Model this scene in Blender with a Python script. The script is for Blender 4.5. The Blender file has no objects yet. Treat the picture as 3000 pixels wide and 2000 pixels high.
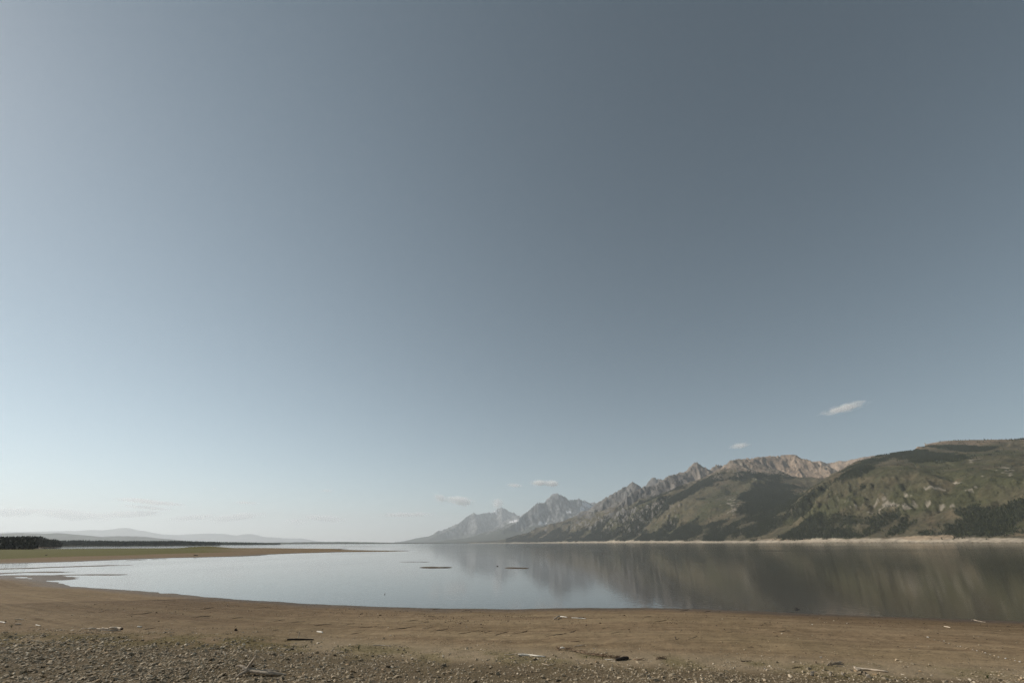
import bpy, bmesh, math, random
import numpy as np
from mathutils import Matrix, Vector

# ------------------------------------------------------------------ camera, sky, sun, exposure
sc = bpy.context.scene
COL = sc.collection
FPX = 1333.0                    # focal length in pixels of a 3000 px wide frame (16 mm on full frame)
PITCH = math.atan(590.0 / FPX)
ROLL = math.radians(0.18)
EYE = np.array([0.0, 0.0, 5.0])
SUN_AZ, SUN_EL = math.radians(-73), math.radians(33)

cam = bpy.data.cameras.new('camera')
cam_ob = bpy.data.objects.new('camera', cam)
COL.objects.link(cam_ob)
cam.lens = 36.0 * FPX / 3000.0
cam.clip_start, cam.clip_end = 0.1, 400000.0
cam_ob.matrix_world = (Matrix.Translation(Vector(EYE)) @ Matrix.Rotation(math.pi / 2 + PITCH, 4, 'X') @ Matrix.Rotation(-ROLL, 4, 'Z'))
sc.camera = cam_ob
_R = np.array(cam_ob.matrix_world)[:3, :3]

world = bpy.data.worlds.new('World')
sc.world = world
world.use_nodes = True
_wn = world.node_tree
_bg = _wn.nodes['Background']
_sky = _wn.nodes.new('ShaderNodeTexSky')
_sky.sky_type = 'NISHITA'
_sky.sun_disc = False
_sky.sun_elevation, _sky.sun_rotation = SUN_EL, SUN_AZ
_sky.altitude, _sky.air_density, _sky.dust_density, _sky.ozone_density = 2000, 1.0, 0.8, 1.0
_hs = _wn.nodes.new('ShaderNodeHueSaturation')          # the muted grade of the photograph, the same for the whole sky
_hs.inputs['Saturation'].default_value = 0.62
_hs.inputs['Hue'].default_value = 0.469
_gm = _wn.nodes.new('ShaderNodeGamma')
_gm.inputs['Gamma'].default_value = 1.10
_wn.links.new(_sky.outputs[0], _gm.inputs['Color'])
_wn.links.new(_gm.outputs[0], _hs.inputs['Color'])
_wn.links.new(_hs.outputs[0], _bg.inputs[0])
_bg.inputs[1].default_value = 0.068

sun = bpy.data.lights.new('sun', 'SUN')
sun.energy, sun.angle, sun.color = 4.6, math.radians(0.53), (1.0, 0.93, 0.83)
sun_ob = bpy.data.objects.new('sun', sun)
COL.objects.link(sun_ob)
SUN_DIR = Vector((math.sin(SUN_AZ) * math.cos(SUN_EL), math.cos(SUN_AZ) * math.cos(SUN_EL), math.sin(SUN_EL)))
sun_ob.rotation_euler = SUN_DIR.to_track_quat('Z', 'Y').to_euler()
sun_ob.location = SUN_DIR * 500

sc.view_settings.view_transform = 'Standard'
sc.view_settings.look = 'None'
sc.view_settings.exposure = 0.0
sc.view_settings.gamma = 1.0
sc.view_settings.use_curve_mapping = False
sc.render.engine = 'CYCLES'
sc.cycles.use_denoising = True
sc.cycles.use_adaptive_sampling = False
sc.cycles.sampling_pattern = 'BLUE_NOISE'
sc.cycles.sample_clamp_indirect = 1.5
try:
    sc.cycles.denoiser = 'OPENIMAGEDENOISE'
    sc.cycles.denoising_prefilter = 'FAST'
except Exception:
    pass
sc.cycles.max_bounces = 10
sc.cycles.diffuse_bounces = 2
sc.cycles.glossy_bounces = 3
sc.cycles.volume_bounces = 8
sc.cycles.transparent_max_bounces = 8

HAZE_DENSITY = 3.2e-5

# ------------------------------------------------------------------ numeric helpers
rng = np.random.default_rng(7)
random.seed(7)


def ray(px, py):
    """Directions (depth 1 along the lens axis) from the eye through photograph positions."""
    px, py = np.asarray(px, float), np.asarray(py, float)
    c = np.stack([(px - 1500.0) / FPX, -(py - 1000.0) / FPX, -np.ones_like(px)], -1)
    return c @ _R.T


def bearing_px(p):
    """Where world points lie in the photograph."""
    c = (np.asarray(p) - EYE) @ _R
    d = np.maximum(-c[..., 2], 1e-6)
    return 1500.0 + FPX * c[..., 0] / d, 1000.0 - FPX * c[..., 1] / d


def on_level(px, py, z=0.0):
    d = ray(px, py)
    t = (z - EYE[2]) / d[..., 2]
    return EYE + d * t[..., None]


def at_range(px, py, dist):
    """World point seen at (px, py) at a horizontal distance."""
    d = ray(px, py)
    t = np.asarray(dist, float) / np.hypot(d[..., 0], d[..., 1])
    return EYE + d * t[..., None]


def h2(ix, iy, seed):
    n = (ix.astype(np.int64) * 374761393 + iy.astype(np.int64) * 668265263 + seed * 1442695041) & 0xffffffff
    n = ((n ^ (n >> 13)) * 1274126177) & 0xffffffff
    n = ((n ^ (n >> 16)) * 224682251) & 0xffffffff
    n = n ^ (n >> 15)
    return (n & 0xffffff) / float(0xffffff)


def vnoise(x, y, seed=0):
    ix, iy = np.floor(x), np.floor(y)
    fx, fy = x - ix, y - iy
    u, v = fx * fx * fx * (fx * (fx * 6 - 15) + 10), fy * fy * fy * (fy * (fy * 6 - 15) + 10)
    a, b = h2(ix, iy, seed), h2(ix + 1, iy, seed)
    c, d = h2(ix, iy + 1, seed), h2(ix + 1, iy + 1, seed)
    return a + (b - a) * u + (c - a) * v + (a - b - c + d) * u * v


def fbm(x, y, seed=0, octs=4):
    s, a, t = 0.0, 0.5, 0.0
    for k in range(octs):
        s = s + a * vnoise(x * 2 ** k + 17.3 * k, y * 2 ** k - 9.1 * k, seed + k)
        t += a
        a *= 0.5
    return s / t


def sstep(a, b, x):
    t = np.clip((x - a) / (b - a), 0, 1)
    return t * t * (3 - 2 * t)


def seg_dist(x, y, ax, ay, bx, by):
    dx, dy = bx - ax, by - ay
    t = np.clip(((x - ax) * dx + (y - ay) * dy) / (dx * dx + dy * dy + 1e-9), 0, 1)
    return np.hypot(x - ax - t * dx, y - ay - t * dy), t


def line_dist(x, y, pts):
    best = np.full(np.shape(x), 1e12)
    for (ax, ay), (bx, by) in zip(pts[:-1], pts[1:]):
        best = np.minimum(best, seg_dist(x, y, ax, ay, bx, by)[0])
    return best


def inside(x, y, poly):
    r = np.zeros(np.shape(x), bool)
    n = len(poly)
    for i in range(n):
        ax, ay = poly[i]
        bx, by = poly[(i + 1) % n]
        if ay == by:
            continue
        r ^= ((ay > y) != (by > y)) & (x < (bx - ax) * (y - ay) / (by - ay) + ax)
    return r


def gullies(x, y, gx, gy, freq, octs=4, seed=3):
    """Branching gullies that run down the slope given by the gradient (gx, gy)."""
    out = np.zeros_like(x)
    ex, ey = np.zeros_like(x), np.zeros_like(x)
    a = 0.5
    for k in range(octs):
        sx, sy = gx + ex * 0.55, gy + ey * 0.55
        n = np.hypot(sx, sy) + 1e-6
        m = np.minimum(n / 0.35, 1.0)
        dx, dy = -sy / n * m, sx / n * m
        px, py = x * freq + 31.7 * k, y * freq - 11.3 * k
        ix, iy = np.floor(px), np.floor(py)
        fx, fy = px - ix, py - iy
        va, vx, vy, wt = 0, 0, 0, 0
        for i in (-1, 0, 1, 2):
            for j in (-1, 0, 1, 2):
                qx = fx - i - (h2(ix + i, iy + j, seed + k) - .5)
                qy = fy - j - (h2(ix + i, iy + j, seed + 50 + k) - .5)
                w = np.exp(-2.0 * (qx * qx + qy * qy))
                ph = (qx * dx + qy * dy) * 2 * math.pi
                c, s = np.cos(ph), np.sin(ph)
                va, wt = va + c * w, wt + w
                vx, vy = vx - s * w * dx, vy - s * w * dy
        out += a * va / wt
        ex, ey = ex + vx / wt * 1.0, ey + vy / wt * 1.0
        freq *= 2.0
        a *= 0.5
    return out


# ------------------------------------------------------------------ mesh and object helpers
def mesh_np(name, verts, faces, mat=None, smooth=True):
    """A mesh from numpy arrays; faces is an (n, k) array or a list of lists."""
    me = bpy.data.meshes.new(name)
    verts = np.asarray(verts, np.float32)
    if isinstance(faces, np.ndarray):
        n, k = faces.shape
        me.vertices.add(len(verts))
        me.vertices.foreach_set('co', verts.ravel())
        me.loops.add(n * k)
        me.loops.foreach_set('vertex_index', faces.astype(np.int32).ravel())
        me.polygons.add(n)
        me.polygons.foreach_set('loop_start', np.arange(0, n * k, k, dtype=np.int32))
        me.polygons.foreach_set('loop_total', np.full(n, k, np.int32))
        me.update(calc_edges=True)
    else:
        me.from_pydata([tuple(v) for v in verts], [], faces)
        me.update()
    me.polygons.foreach_set('use_smooth', np.full(len(me.polygons), smooth, bool))
    if mat:
        me.materials.append(mat)
    return me


def link(name, me, parent=None, label=None, cat=None, group=None, kind=None):
    o = bpy.data.objects.new(name, me)
    COL.objects.link(o)
    if parent:
        o.parent = parent
    for k, v in (('label', label), ('category', cat), ('group', group), ('kind', kind)):
        if v:
            o[k] = v
    return o


def color_attr(me, name, rgb):
    a = me.color_attributes.new(name, 'FLOAT_COLOR', 'POINT')
    c = np.ones((len(rgb), 4), np.float32)
    c[:, :3] = rgb
    a.data.foreach_set('color', c.ravel())


def float_attr(me, name, v):
    a = me.attributes.new(name, 'FLOAT', 'POINT')
    a.data.foreach_set('value', np.asarray(v, np.float32).ravel())


def grid_faces(nr, nc, wrap=False):
    r = np.arange(nr - 1)[:, None]
    c = np.arange(nc if wrap else nc - 1)[None, :]
    c2 = (c + 1) % nc
    return np.stack([r * nc + c, r * nc + c2, (r + 1) * nc + c2, (r + 1) * nc + c], -1).reshape(-1, 4)[:, ::-1]


class NT:
    """Small shorthand for a material's node tree."""
    def __init__(self, name, rough=0.9, spec=0.2):
        self.m = bpy.data.materials.new(name)
        self.m.use_nodes = True
        self.t = self.m.node_tree
        self.b = self.t.nodes['Principled BSDF']
        self.b.inputs['Roughness'].default_value = rough
        self.b.inputs['Specular IOR Level'].default_value = spec

    def n(self, kind, **kw):
        nd = self.t.nodes.new(kind)
        for k, v in kw.items():
            setattr(nd, k, v)
        return nd

    def put(self, sock, v):
        if isinstance(v, bpy.types.NodeSocket):
            self.t.links.new(v, sock)
        else:
            sock.default_value = v

    def noise(self, scale, detail=4, rough=0.6, vec=None, dist=0.0):
        nd = self.n('ShaderNodeTexNoise')
        nd.inputs['Scale'].default_value = scale
        nd.inputs['Detail'].default_value = detail
        nd.inputs['Roughness'].default_value = rough
        nd.inputs['Distortion'].default_value = dist
        if vec is not None:
            self.t.links.new(vec, nd.inputs['Vector'])
        return nd.outputs['Fac']

    def ramp(self, f, stops):
        nd = self.n('ShaderNodeValToRGB')
        e = nd.color_ramp.elements
        while len(e) < len(stops):
            e.new(0.5)
        for el, (p, c) in zip(e, stops):
            el.position = p
            el.color = (*c, 1) if len(c) == 3 else c
        self.put(nd.inputs['Fac'], f)
        return nd.outputs['Color']

    def math(self, op, a, b=0.0):
        nd = self.n('ShaderNodeMath', operation=op)
        self.put(nd.inputs[0], a)
        self.put(nd.inputs[1], b)
        return nd.outputs[0]

    def mix(self, f, a, b, blend='MIX'):
        nd = self.n('ShaderNodeMix', data_type='RGBA', blend_type=blend)
        self.put(nd.inputs['Factor'], f)
        for k, v in ((6, a), (7, b)):
            self.put(nd.inputs[k], (*v, 1) if isinstance(v, tuple) and len(v) == 3 else v)
        return nd.outputs[2]

    def rng(self, v, a, b, c=0.0, d=1.0):
        nd = self.n('ShaderNodeMapRange')
        self.put(nd.inputs[0], v)
        for i, x in enumerate((a, b, c, d)):
            nd.inputs[i + 1].default_value = x
        return nd.outputs[0]

    def attr(self, name, out='Fac'):
        return self.n('ShaderNodeAttribute', attribute_name=name).outputs[out]

    def pos(self):
        return self.n('ShaderNodeNewGeometry').outputs['Position']

    def mapping(self, vec, scale):
        nd = self.n('ShaderNodeMapping')
        nd.inputs['Scale'].default_value = scale
        self.t.links.new(vec, nd.inputs['Vector'])
        return nd.outputs[0]

    def bump(self, height, strength, dist=1.0, normal=None):
        nd = self.n('ShaderNodeBump')
        nd.inputs['Strength'].default_value = strength
        nd.inputs['Distance'].default_value = dist
        self.t.links.new(height, nd.inputs['Height'])
        if normal is not None:
            self.t.links.new(normal, nd.inputs['Normal'])
        return nd.outputs[0]

    def color(self, c):
        self.put(self.b.inputs['Base Color'], c if not isinstance(c, tuple) else (*c, 1))

    def normal(self, nrm):
        self.t.links.new(nrm, self.b.inputs['Normal'])


# ------------------------------------------------------------------ materials
def make_materials():
    M = {}
    # beach, meadow and lake bed
    g = NT('beach_soil', 0.92, 0.25)
    p = g.pos()
    fine, mid, big = g.noise(9.0, 6, 0.7, p), g.noise(1.1, 5, 0.6, p), g.noise(0.12, 4, 0.55, p)
    soil = g.ramp(mid, [(0.3, (0.205, 0.145, 0.087)), (0.7, (0.295, 0.213, 0.131))])
    band = g.attr('band')
    soil = g.mix(g.rng(band, 0.42, 0.66), soil, (0.30, 0.222, 0.136))
    soil = g.mix(g.rng(big, 0.45, 0.7, 0, 0.5), soil, (0.20, 0.15, 0.082))
    strand = g.noise(1.0, 7, 0.72, g.mapping(g.attr('strand', 'Vector'), (1.5, 0.22, 1.0)), 0.6)
    soil = g.mix(g.rng(strand, 0.38, 0.62, 0.4, 0.0), soil, (0.085, 0.058, 0.034))
    soil = g.mix(g.rng(strand, 0.54, 0.68, 0.0, 0.35), soil, (0.30, 0.23, 0.145))
    lump = g.noise(3.2, 5, 0.7, p)
    soil = g.mix(g.rng(lump, 0.33, 0.43, 0.75, 0.0), soil, (0.075, 0.052, 0.031))
    soil = g.mix(g.rng(lump, 0.60, 0.70, 0.0, 0.45), soil, (0.33, 0.255, 0.165))
    soil = g.mix(g.attr('pale'), soil, (0.29, 0.228, 0.152))
    soil = g.mix(g.attr('stony'), soil, (0.118, 0.092, 0.060))
    turf = g.ramp(g.noise(0.9, 6, 0.75, p), [(0.3, (0.072, 0.070, 0.022)), (0.55, (0.118, 0.106, 0.034)), (0.8, (0.17, 0.136, 0.055))])
    soil = g.mix(g.attr('damp'), soil, g.mix(0.75, soil, (0.082, 0.052, 0.031)))
    col = g.mix(g.attr('grass'), soil, turf)
    wet = g.attr('wet')
    col = g.mix(wet, col, g.mix(0.75, col, (0.046, 0.033, 0.024)))
    speck = g.rng(fine, 0.36, 0.42, 0.62, 1.0)
    vm = g.n('ShaderNodeMix', data_type='RGBA', blend_type='MULTIPLY')
    vm.inputs['Factor'].default_value = 0.8
    g.t.links.new(col, vm.inputs[6])
    cc = g.n('ShaderNodeCombineColor')
    for i in range(3):
        g.t.links.new(speck, cc.inputs[i])
    g.t.links.new(cc.outputs[0], vm.inputs[7])
    g.color(vm.outputs[2])
    g.put(g.b.inputs['Roughness'], g.rng(wet, 0.0, 1.0, 0.95, 0.6))
    g.put(g.b.inputs['Specular IOR Level'], g.rng(wet, 0.0, 1.0, 0.06, 0.3))
    hgt = g.math('ADD', g.math('ADD', g.math('MULTIPLY', fine, 0.045), g.math('MULTIPLY', mid, 0.10)), g.math('MULTIPLY', strand, 0.10))
    g.normal(g.bump(hgt, 0.9, 1.0))
    M['soil'] = g.m

    w = NT('lake_surface', 0.05, 0.5)
    p = w.pos()
    w.b.inputs['IOR'].default_value = 1.333
    w.color((0.052, 0.040, 0.027))
    s1 = w.noise(1.0, 3, 0.55, w.mapping(p, (1.6, 0.9, 1.0)))
    s2 = w.noise(1.0, 2, 0.5, w.mapping(p, (0.05, 0.012, 1.0)))
    w.normal(w.bump(s1, 1.0, 0.008))
    streak = w.noise(1.0, 3, 0.5, w.mapping(p, (0.0009, 0.0045, 1.0)))
    w.put(w.b.inputs['Roughness'], w.math('ADD', w.rng(s2, 0.35, 0.75, 0.05, 0.085), w.rng(streak, 0.56, 0.66, 0.0, 0.06)))
    M['water'] = w.m

    t = NT('mountain_ground', 0.95, 0.1)
    p = t.pos()
    a = t.attr('albedo', 'Color')
    n1 = t.noise(0.03, 5, 0.7, p)
    n2 = t.noise(0.006, 4, 0.6, p)
    f = t.math('MULTIPLY', t.rng(n1, 0.3, 0.7, 0.72, 1.28), t.rng(n2, 0.3, 0.7, 0.85, 1.15))
    cc = t.n('ShaderNodeCombineColor')
    for i in range(3):
        t.t.links.new(f, cc.inputs[i])
    t.color(t.mix(1.0, a, cc.outputs[0], 'MULTIPLY'))
    t.normal(t.bump(n1, 0.7, 14.0, t.bump(n2, 0.8, 60.0)))
    M['mountain'] = t.m

    f = NT('distant_needles', 0.85, 0.15)
    f.color(f.attr('albedo', 'Color'))
    M['far_tree'] = f.m

    f = NT('conifer_needles', 0.8, 0.2)
    r = f.n('ShaderNodeObjectInfo').outputs['Random']
    f.color(f.mix(f.noise(0.8, 4, 0.6, f.pos()), f.ramp(r, [(0.0, (0.012, 0.016, 0.012)), (1.0, (0.034, 0.036, 0.02))]), (0.045, 0.042, 0.03)))
    M['needles'] = f.m
    f = NT('conifer_bark', 0.9, 0.1)
    f.color(f.ramp(f.noise(3.0, 4, 0.6, f.pos()), [(0.3, (0.04, 0.03, 0.024)), (0.7, (0.09, 0.07, 0.055))]))
    M['bark'] = f.m

    def stone(name, src):
        s = NT(name, 0.85, 0.25)
        c = s.ramp(src(s), [(0.0, (0.12, 0.095, 0.066)), (0.3, (0.225, 0.182, 0.124)), (0.6, (0.32, 0.258, 0.176)), (0.85, (0.43, 0.35, 0.242)), (0.95, (0.38, 0.26, 0.145)), (1.0, (0.60, 0.51, 0.385))])
        n = s.noise(22.0, 5, 0.65, s.n('ShaderNodeTexCoord').outputs['Object'] if name == 'cobble_rock' else s.pos())
        s.color(s.mix(s.rng(n, 0.4, 0.8, 0.0, 0.4), c, (0.14, 0.115, 0.085)))
        s.normal(s.bump(n, 0.5, 0.02))
        return s.m
    M['gravel'] = stone('gravel_rock', lambda s: s.attr('tone'))
    M['stone'] = stone('cobble_rock', lambda s: s.n('ShaderNodeObjectInfo').outputs['Random'])

    def plain_rock(name, c):
        s = NT(name, 0.85, 0.25)
        n = s.noise(14.0, 5, 0.65, s.pos())
        s.color(s.mix(s.rng(n, 0.3, 0.75, 0.0, 0.6), c, tuple(v * 0.45 for v in c)))
        s.normal(s.bump(n, 0.5, 0.02))
        return s.m
    M['rock_grey'] = plain_rock('grey_rock', (0.29, 0.245, 0.19))
    M['rock_tan'] = plain_rock('tan_rock', (0.48, 0.36, 0.24))
    M['rock_white'] = plain_rock('white_rock', (0.62, 0.57, 0.49))
    M['clod_and_shade'] = plain_rock('dark_mud_and_step_shade', (0.085, 0.060, 0.040))  # dark mud; also paints the shade of the wave-cut steps

    def wood(name, a, b, scale=18.0):
        s = NT(name, 0.85, 0.2)
        v = s.attr('grain', 'Vector')
        n = s.noise(1.0, 5, 0.65, s.mapping(v, (scale * 0.25, scale, scale)))
        s.color(s.ramp(n, [(0.28, a), (0.62, b)]))
        s.normal(s.bump(n, 0.7, 0.03))
        return s.m
    M['wood_grey'] = wood('weathered_grey_wood', (0.14, 0.108, 0.08), (0.50, 0.42, 0.33))
    M['wood_pale'] = wood('bleached_wood', (0.36, 0.28, 0.20), (0.66, 0.56, 0.44))
    M['wood_brown'] = wood('brown_wood', (0.13, 0.085, 0.055), (0.33, 0.23, 0.155))
    M['wood_dark'] = wood('charred_wood', (0.018, 0.014, 0.011), (0.06, 0.046, 0.036))
    M['wood_white'] = wood('white_wood', (0.62, 0.56, 0.47), (0.80, 0.75, 0.66))

    gr = NT('grass_blades', 0.8, 0.2)
    gr.color(gr.attr('albedo', 'Color'))
    M['grass'] = gr.m
    lf = NT('shrub_leaf', 0.75, 0.25)
    lf.color(lf.ramp(lf.noise(30.0, 3, 0.6, lf.pos()), [(0.3, (0.035, 0.055, 0.018)), (0.7, (0.10, 0.115, 0.04))]))
    M['leaf'] = lf.m
    bd = NT('black_feathers', 0.6, 0.3)
    bd.color(bd.ramp(bd.noise(40.0, 3, 0.6, bd.pos()), [(0.3, (0.010, 0.009, 0.009)), (0.7, (0.03, 0.026, 0.024))]))
    M['bird'] = bd.m
    return M


M = make_materials()

# ------------------------------------------------------------------ the shores
NEAR_SHORE = [(3900, 1866), (3400, 1838), (3000, 1819), (2800, 1812), (2600, 1805), (2400, 1798), (2200, 1789), (2050, 1783.5), (1900, 1780),
              (1700, 1780), (1500, 1784), (1300, 1782), (1100, 1776), (900, 1767), (700, 1755), (600, 1748), (520, 1740), (400, 1729),
              (300, 1723), (210, 1716), (165, 1705), (120, 1697), (60, 1692), (0, 1688), (-150, 1682), (-320, 1674)]
BAY_BANK = [(-350, 1664), (-150, 1656), (0, 1651), (100, 1648.5), (200, 1645.5), (340, 1640), (500, 1634), (700, 1629.5), (760, 1627), (790, 1623.5),
            (878, 1620), (1006, 1616.4), (1134, 1614.9), (1190, 1613.6), (1206, 1612.8)]
SPIT_BACK = [(1190, 1612.2), (1100, 1611.4), (1040, 1610.1), (996, 1608.9), (1029, 1606.6), (878, 1605.6), (776, 1604.2), (693, 1604.6), (620, 1604.6),
             (536, 1604.8), (440, 1605.2), (342, 1605.6), (300, 1606.2), (191, 1607.0), (131, 1607.2), (112, 1604.6), (150, 1602.9), (196, 1601.5),
             (150, 1600.4), (60, 1600.0), (-250, 1600.0)]


def lvl(pts):
    return [tuple(q) for q in on_level([a for a, b in pts], [b for a, b in pts])[:, :2]]


SHORE = lvl(NEAR_SHORE) + lvl(BAY_BANK) + lvl(SPIT_BACK)
LAND = SHORE + [(-9000.0, 1400.0), (-9000.0, -9000.0), (9000.0, -9000.0), (9000.0, -200.0), (400.0, -40.0)]
# mud bars that just break the surface: photograph ends, half width in metres, height
BARS = [([(-60, 1667), (60, 1664.5), (190, 1659.5), (312, 1655.8)], 2.4, .09), ([(-60, 1683), (40, 1677), (100, 1674.5), (172, 1675.5)], 2.0, .07),
        ([(178, 1684), (250, 1682.5), (346, 1683)], 1.5, .06), ([(325, 1656), (375, 1654.5)], 1.2, .035), ([(10, 1686), (130, 1687), (175, 1697)], 2.4, .06),
        ([(1172, 1645.3), (1212, 1645.0), (1250, 1645.4)], 1.0, .05), ([(1249, 1661.6), (1278, 1661.6), (1306, 1661.7)], 1.5, .17),
        ([(1490, 1662.8), (1516, 1663.2), (1540, 1663.6)], 1.35, .15), ([(1005, 1600.3), (1090, 1600.3)], 9.0, .14), ([(480, 1636.5), (380, 1640.5)], 1.3, .07)]
BARS = [(lvl(a), b, c) for a, b, c in BARS]
MOUND = on_level(600, 1606.5, 0.5)


def shore_sd(x, y):
    d = line_dist(x, y, SHORE)
    return np.where(inside(x, y, LAND), d, -d)


def ground_z(x, y, sd=None):
    x, y = np.asarray(x, float), np.asarray(y, float)
    if sd is None:
        sd = shore_sd(x, y)
    D = np.hypot(x, y)
    sd = sd + (fbm(x * .35, y * .35, 21, 3) - .5) * np.minimum(1.6, 0.3 + D * .01)
    cap = np.where(D < 90, 1.55, 1.55 - 1.0 * sstep(90, 140, D))
    z = np.where(sd > 0, cap * (1 - np.exp(-np.maximum(sd, 0) / 38)), np.maximum(sd * .035, -2.5))
    land = sstep(0.5, 14, sd)
    z = z + 2.35 * (1 - sstep(1.5, 14.5, D))
    z = z + land * (fbm(x * .22, y * .22, 5, 4) - .5) * np.where(D < 60, .30, .22)
    z = z + land * (fbm(x * 1.7, y * 1.7, 8, 3) - .5) * .06 * (D < 60)
    z = z + 2.3 * np.exp(-((x - MOUND[0]) ** 2 + (y - MOUND[1]) ** 2) / 24.0 ** 2)
    for pts, w, h in BARS:
        d = line_dist(x, y, pts) + (fbm(x * .5, y * .5, 33, 2) - .5) * w * .9
        z = np.maximum(z, np.where(d < w * 1.6, h * (1 - (d / w) ** 2), -9))
    return z


def ground_hit(px, py):
    """The point of the ground seen at a place of the photograph."""
    d = ray(px, py)
    az, D, Z = GRID
    a = math.atan2(d[0], d[1])
    j = min(max(int(np.searchsorted(az, a)) - 1, 0), len(az) - 2)
    t = (a - az[j]) / (az[j + 1] - az[j])
    prof = np.maximum(Z[:, j] * (1 - t) + Z[:, j + 1] * t, 0.0)
    sight = EYE[2] + D * d[2] / math.hypot(d[0], d[1])
    gap = sight - prof
    i = int(np.argmax(gap <= 0))
    k = gap[i - 1] / (gap[i - 1] - gap[i])
    r = D[i - 1] + (D[i] - D[i - 1]) * k
    return np.array([r * math.sin(a), r * math.cos(a), prof[i - 1] + (prof[i] - prof[i - 1]) * k])


COBBLE_EDGE_X = [-600, 0, 300, 700, 1000, 1400, 1900, 2200, 2600, 3000, 3600]
COBBLE_EDGE_Y = [1866, 1872, 1874, 1880, 1902, 1924, 1938, 1952, 1970, 1984, 2005]


def cobble_depth(x, y, z):
    """Photograph rows below the upper edge of the cobble belt."""
    px, py = bearing_px(np.stack([x, y, z], -1))
    e = np.interp(px, COBBLE_EDGE_X, COBBLE_EDGE_Y)
    return py - e, px, py


def build_ground():
    az = np.radians(np.concatenate([np.arange(-180, -60, 4.0), np.arange(-60, 60, 0.19), np.arange(60, 180, 4.0)]))
    D = [1.0]
    while D[-1] < 60000:
        d = D[-1]
        D.append(d * (1.09 if d < 9 else 1.0085 if d < 60 else 1.011 if d < 220 else 1.016 if d < 1500 else 1.25))
    D = np.array(D)
    A, R = np.meshgrid(az, D)
    x, y = (R * np.sin(A)).ravel(), (R * np.cos(A)).ravel()
    sd = shore_sd(x, y)
    z = ground_z(x, y, sd)
    v = np.stack([x, y, z], -1)
    gf = grid_faces(len(D), len(az), True)
    deep = (z < -.9) & (np.hypot(x, y) < 1500)
    gf = gf[~deep[gf].all(1)]            # the deep lake bed cannot be seen through the lake
    me = mesh_np('ground', v, gf, M['soil'])
    Rr = np.hypot(x, y)
    dep, px, py = cobble_depth(x, y, z)
    front = y > 3
    near = Rr < 60
    nz = fbm(x * .6, y * .6, 61, 4)
    turf_near = near * front * sstep(-30, -8, dep) * (1 - .85 * sstep(0, 34, dep)) * sstep(.36, .66, nz + .08 * (px < 1300))
    far = (Rr > 90)
    turf_far = far * sstep(42, 62, sd + (fbm(x * .02, y * .02, 70, 3) - .5) * 44) * sstep(760, 560, px - 40 * (fbm(x * .01, y * .01, 4, 2) - .5))
    float_attr(me, 'grass', np.clip(turf_near * .45 + turf_far, 0, 1))
    float_attr(me, 'wet', np.clip((1 - sstep(.01, .17, z * np.where((Rr > 75) & (sd < 0), .4, 1.0) + (fbm(x * .3, y * .3, 9, 3) - .5) * .09)) * np.where(Rr < 75, .85, .9) , 0, 1))
    float_attr(me, 'damp', np.clip(.62 * near * sstep(1250, 500, px) * (1 - sstep(8, 30, sd)) + .45 * near * sstep(1900, 2500, px) * (1 - sstep(3, 11, sd)) + .2 * near * (1 - sstep(2, 9, sd)) + .3 * (Rr > 90), 0, 1))
    float_attr(me, 'stony', near * front * sstep(0, 30, dep) * .8)
    along = np.arctan2(x, y) * 35
    va = me.attributes.new('strand', 'FLOAT_VECTOR', 'POINT')
    va.data.foreach_set('vector', np.stack([sd, along, 0 * sd], -1).astype(np.float32).ravel())
    float_attr(me, 'band', np.clip(fbm(sd * .55, along * .045, 90, 4) * sstep(1.5, 6, sd) * near, 0, 1))
    float_attr(me, 'pale', np.clip(near * front * sstep(-46, -12, dep) * (px > 850) * .75 * (1 - sstep(5, 25, dep)) + far * .05, 0, 1))
    o = link('ground', me, kind='structure')
    return o, (az, D, z.reshape(A.shape))


GROUND, GRID = build_ground()

_n = 96
_ring = [0.0, 40, 80, 200, 600, 2000, 8000, 25000, 60000]
_a = np.linspace(0, 2 * math.pi, _n, endpoint=False)
_v = np.concatenate([np.stack([r * np.sin(_a), r * np.cos(_a), 0 * _a], -1) for r in _ring[1:]] + [np.zeros((1, 3))])
_f = [list(q) for q in grid_faces(len(_ring) - 1, _n, True)] + [[len(_v) - 1, (i + 1) % _n, i] for i in range(_n)]
link('lake_water', mesh_np('lake_water', _v, _f, M['water']), kind='structure')

# ------------------------------------------------------------------ mountains
FAR_SHORE = [(3800, 2100), (3300, 2350), (3000, 2600), (2800, 2780), (2600, 3000), (2300, 3500), (2150, 3900), (2000, 4500), (1900, 5100), (1800, 6000), (1700, 7000), (1600, 8500), (1500, 10200), (1400, 12000), (1250, 16000), (1180, 20000), (1120, 30000)]


def az_pts(lst):
    out = []
    for px, D in lst:
        d = ray(px, 1590.0)
        a = math.atan2(d[0], d[1])
        out.append((D * math.sin(a), D * math.cos(a)))
    return out


FAR_SHORE_W = az_pts(FAR_SHORE)


def far_sd(x, y):
    d = line_dist(x, y, FAR_SHORE_W)
    poly = FAR_SHORE_W + [(5000.0, 60000.0), (60000.0, 60000.0), (60000.0, 1200.0)]
    return np.where(inside(x, y, poly), d, -d)


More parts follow.
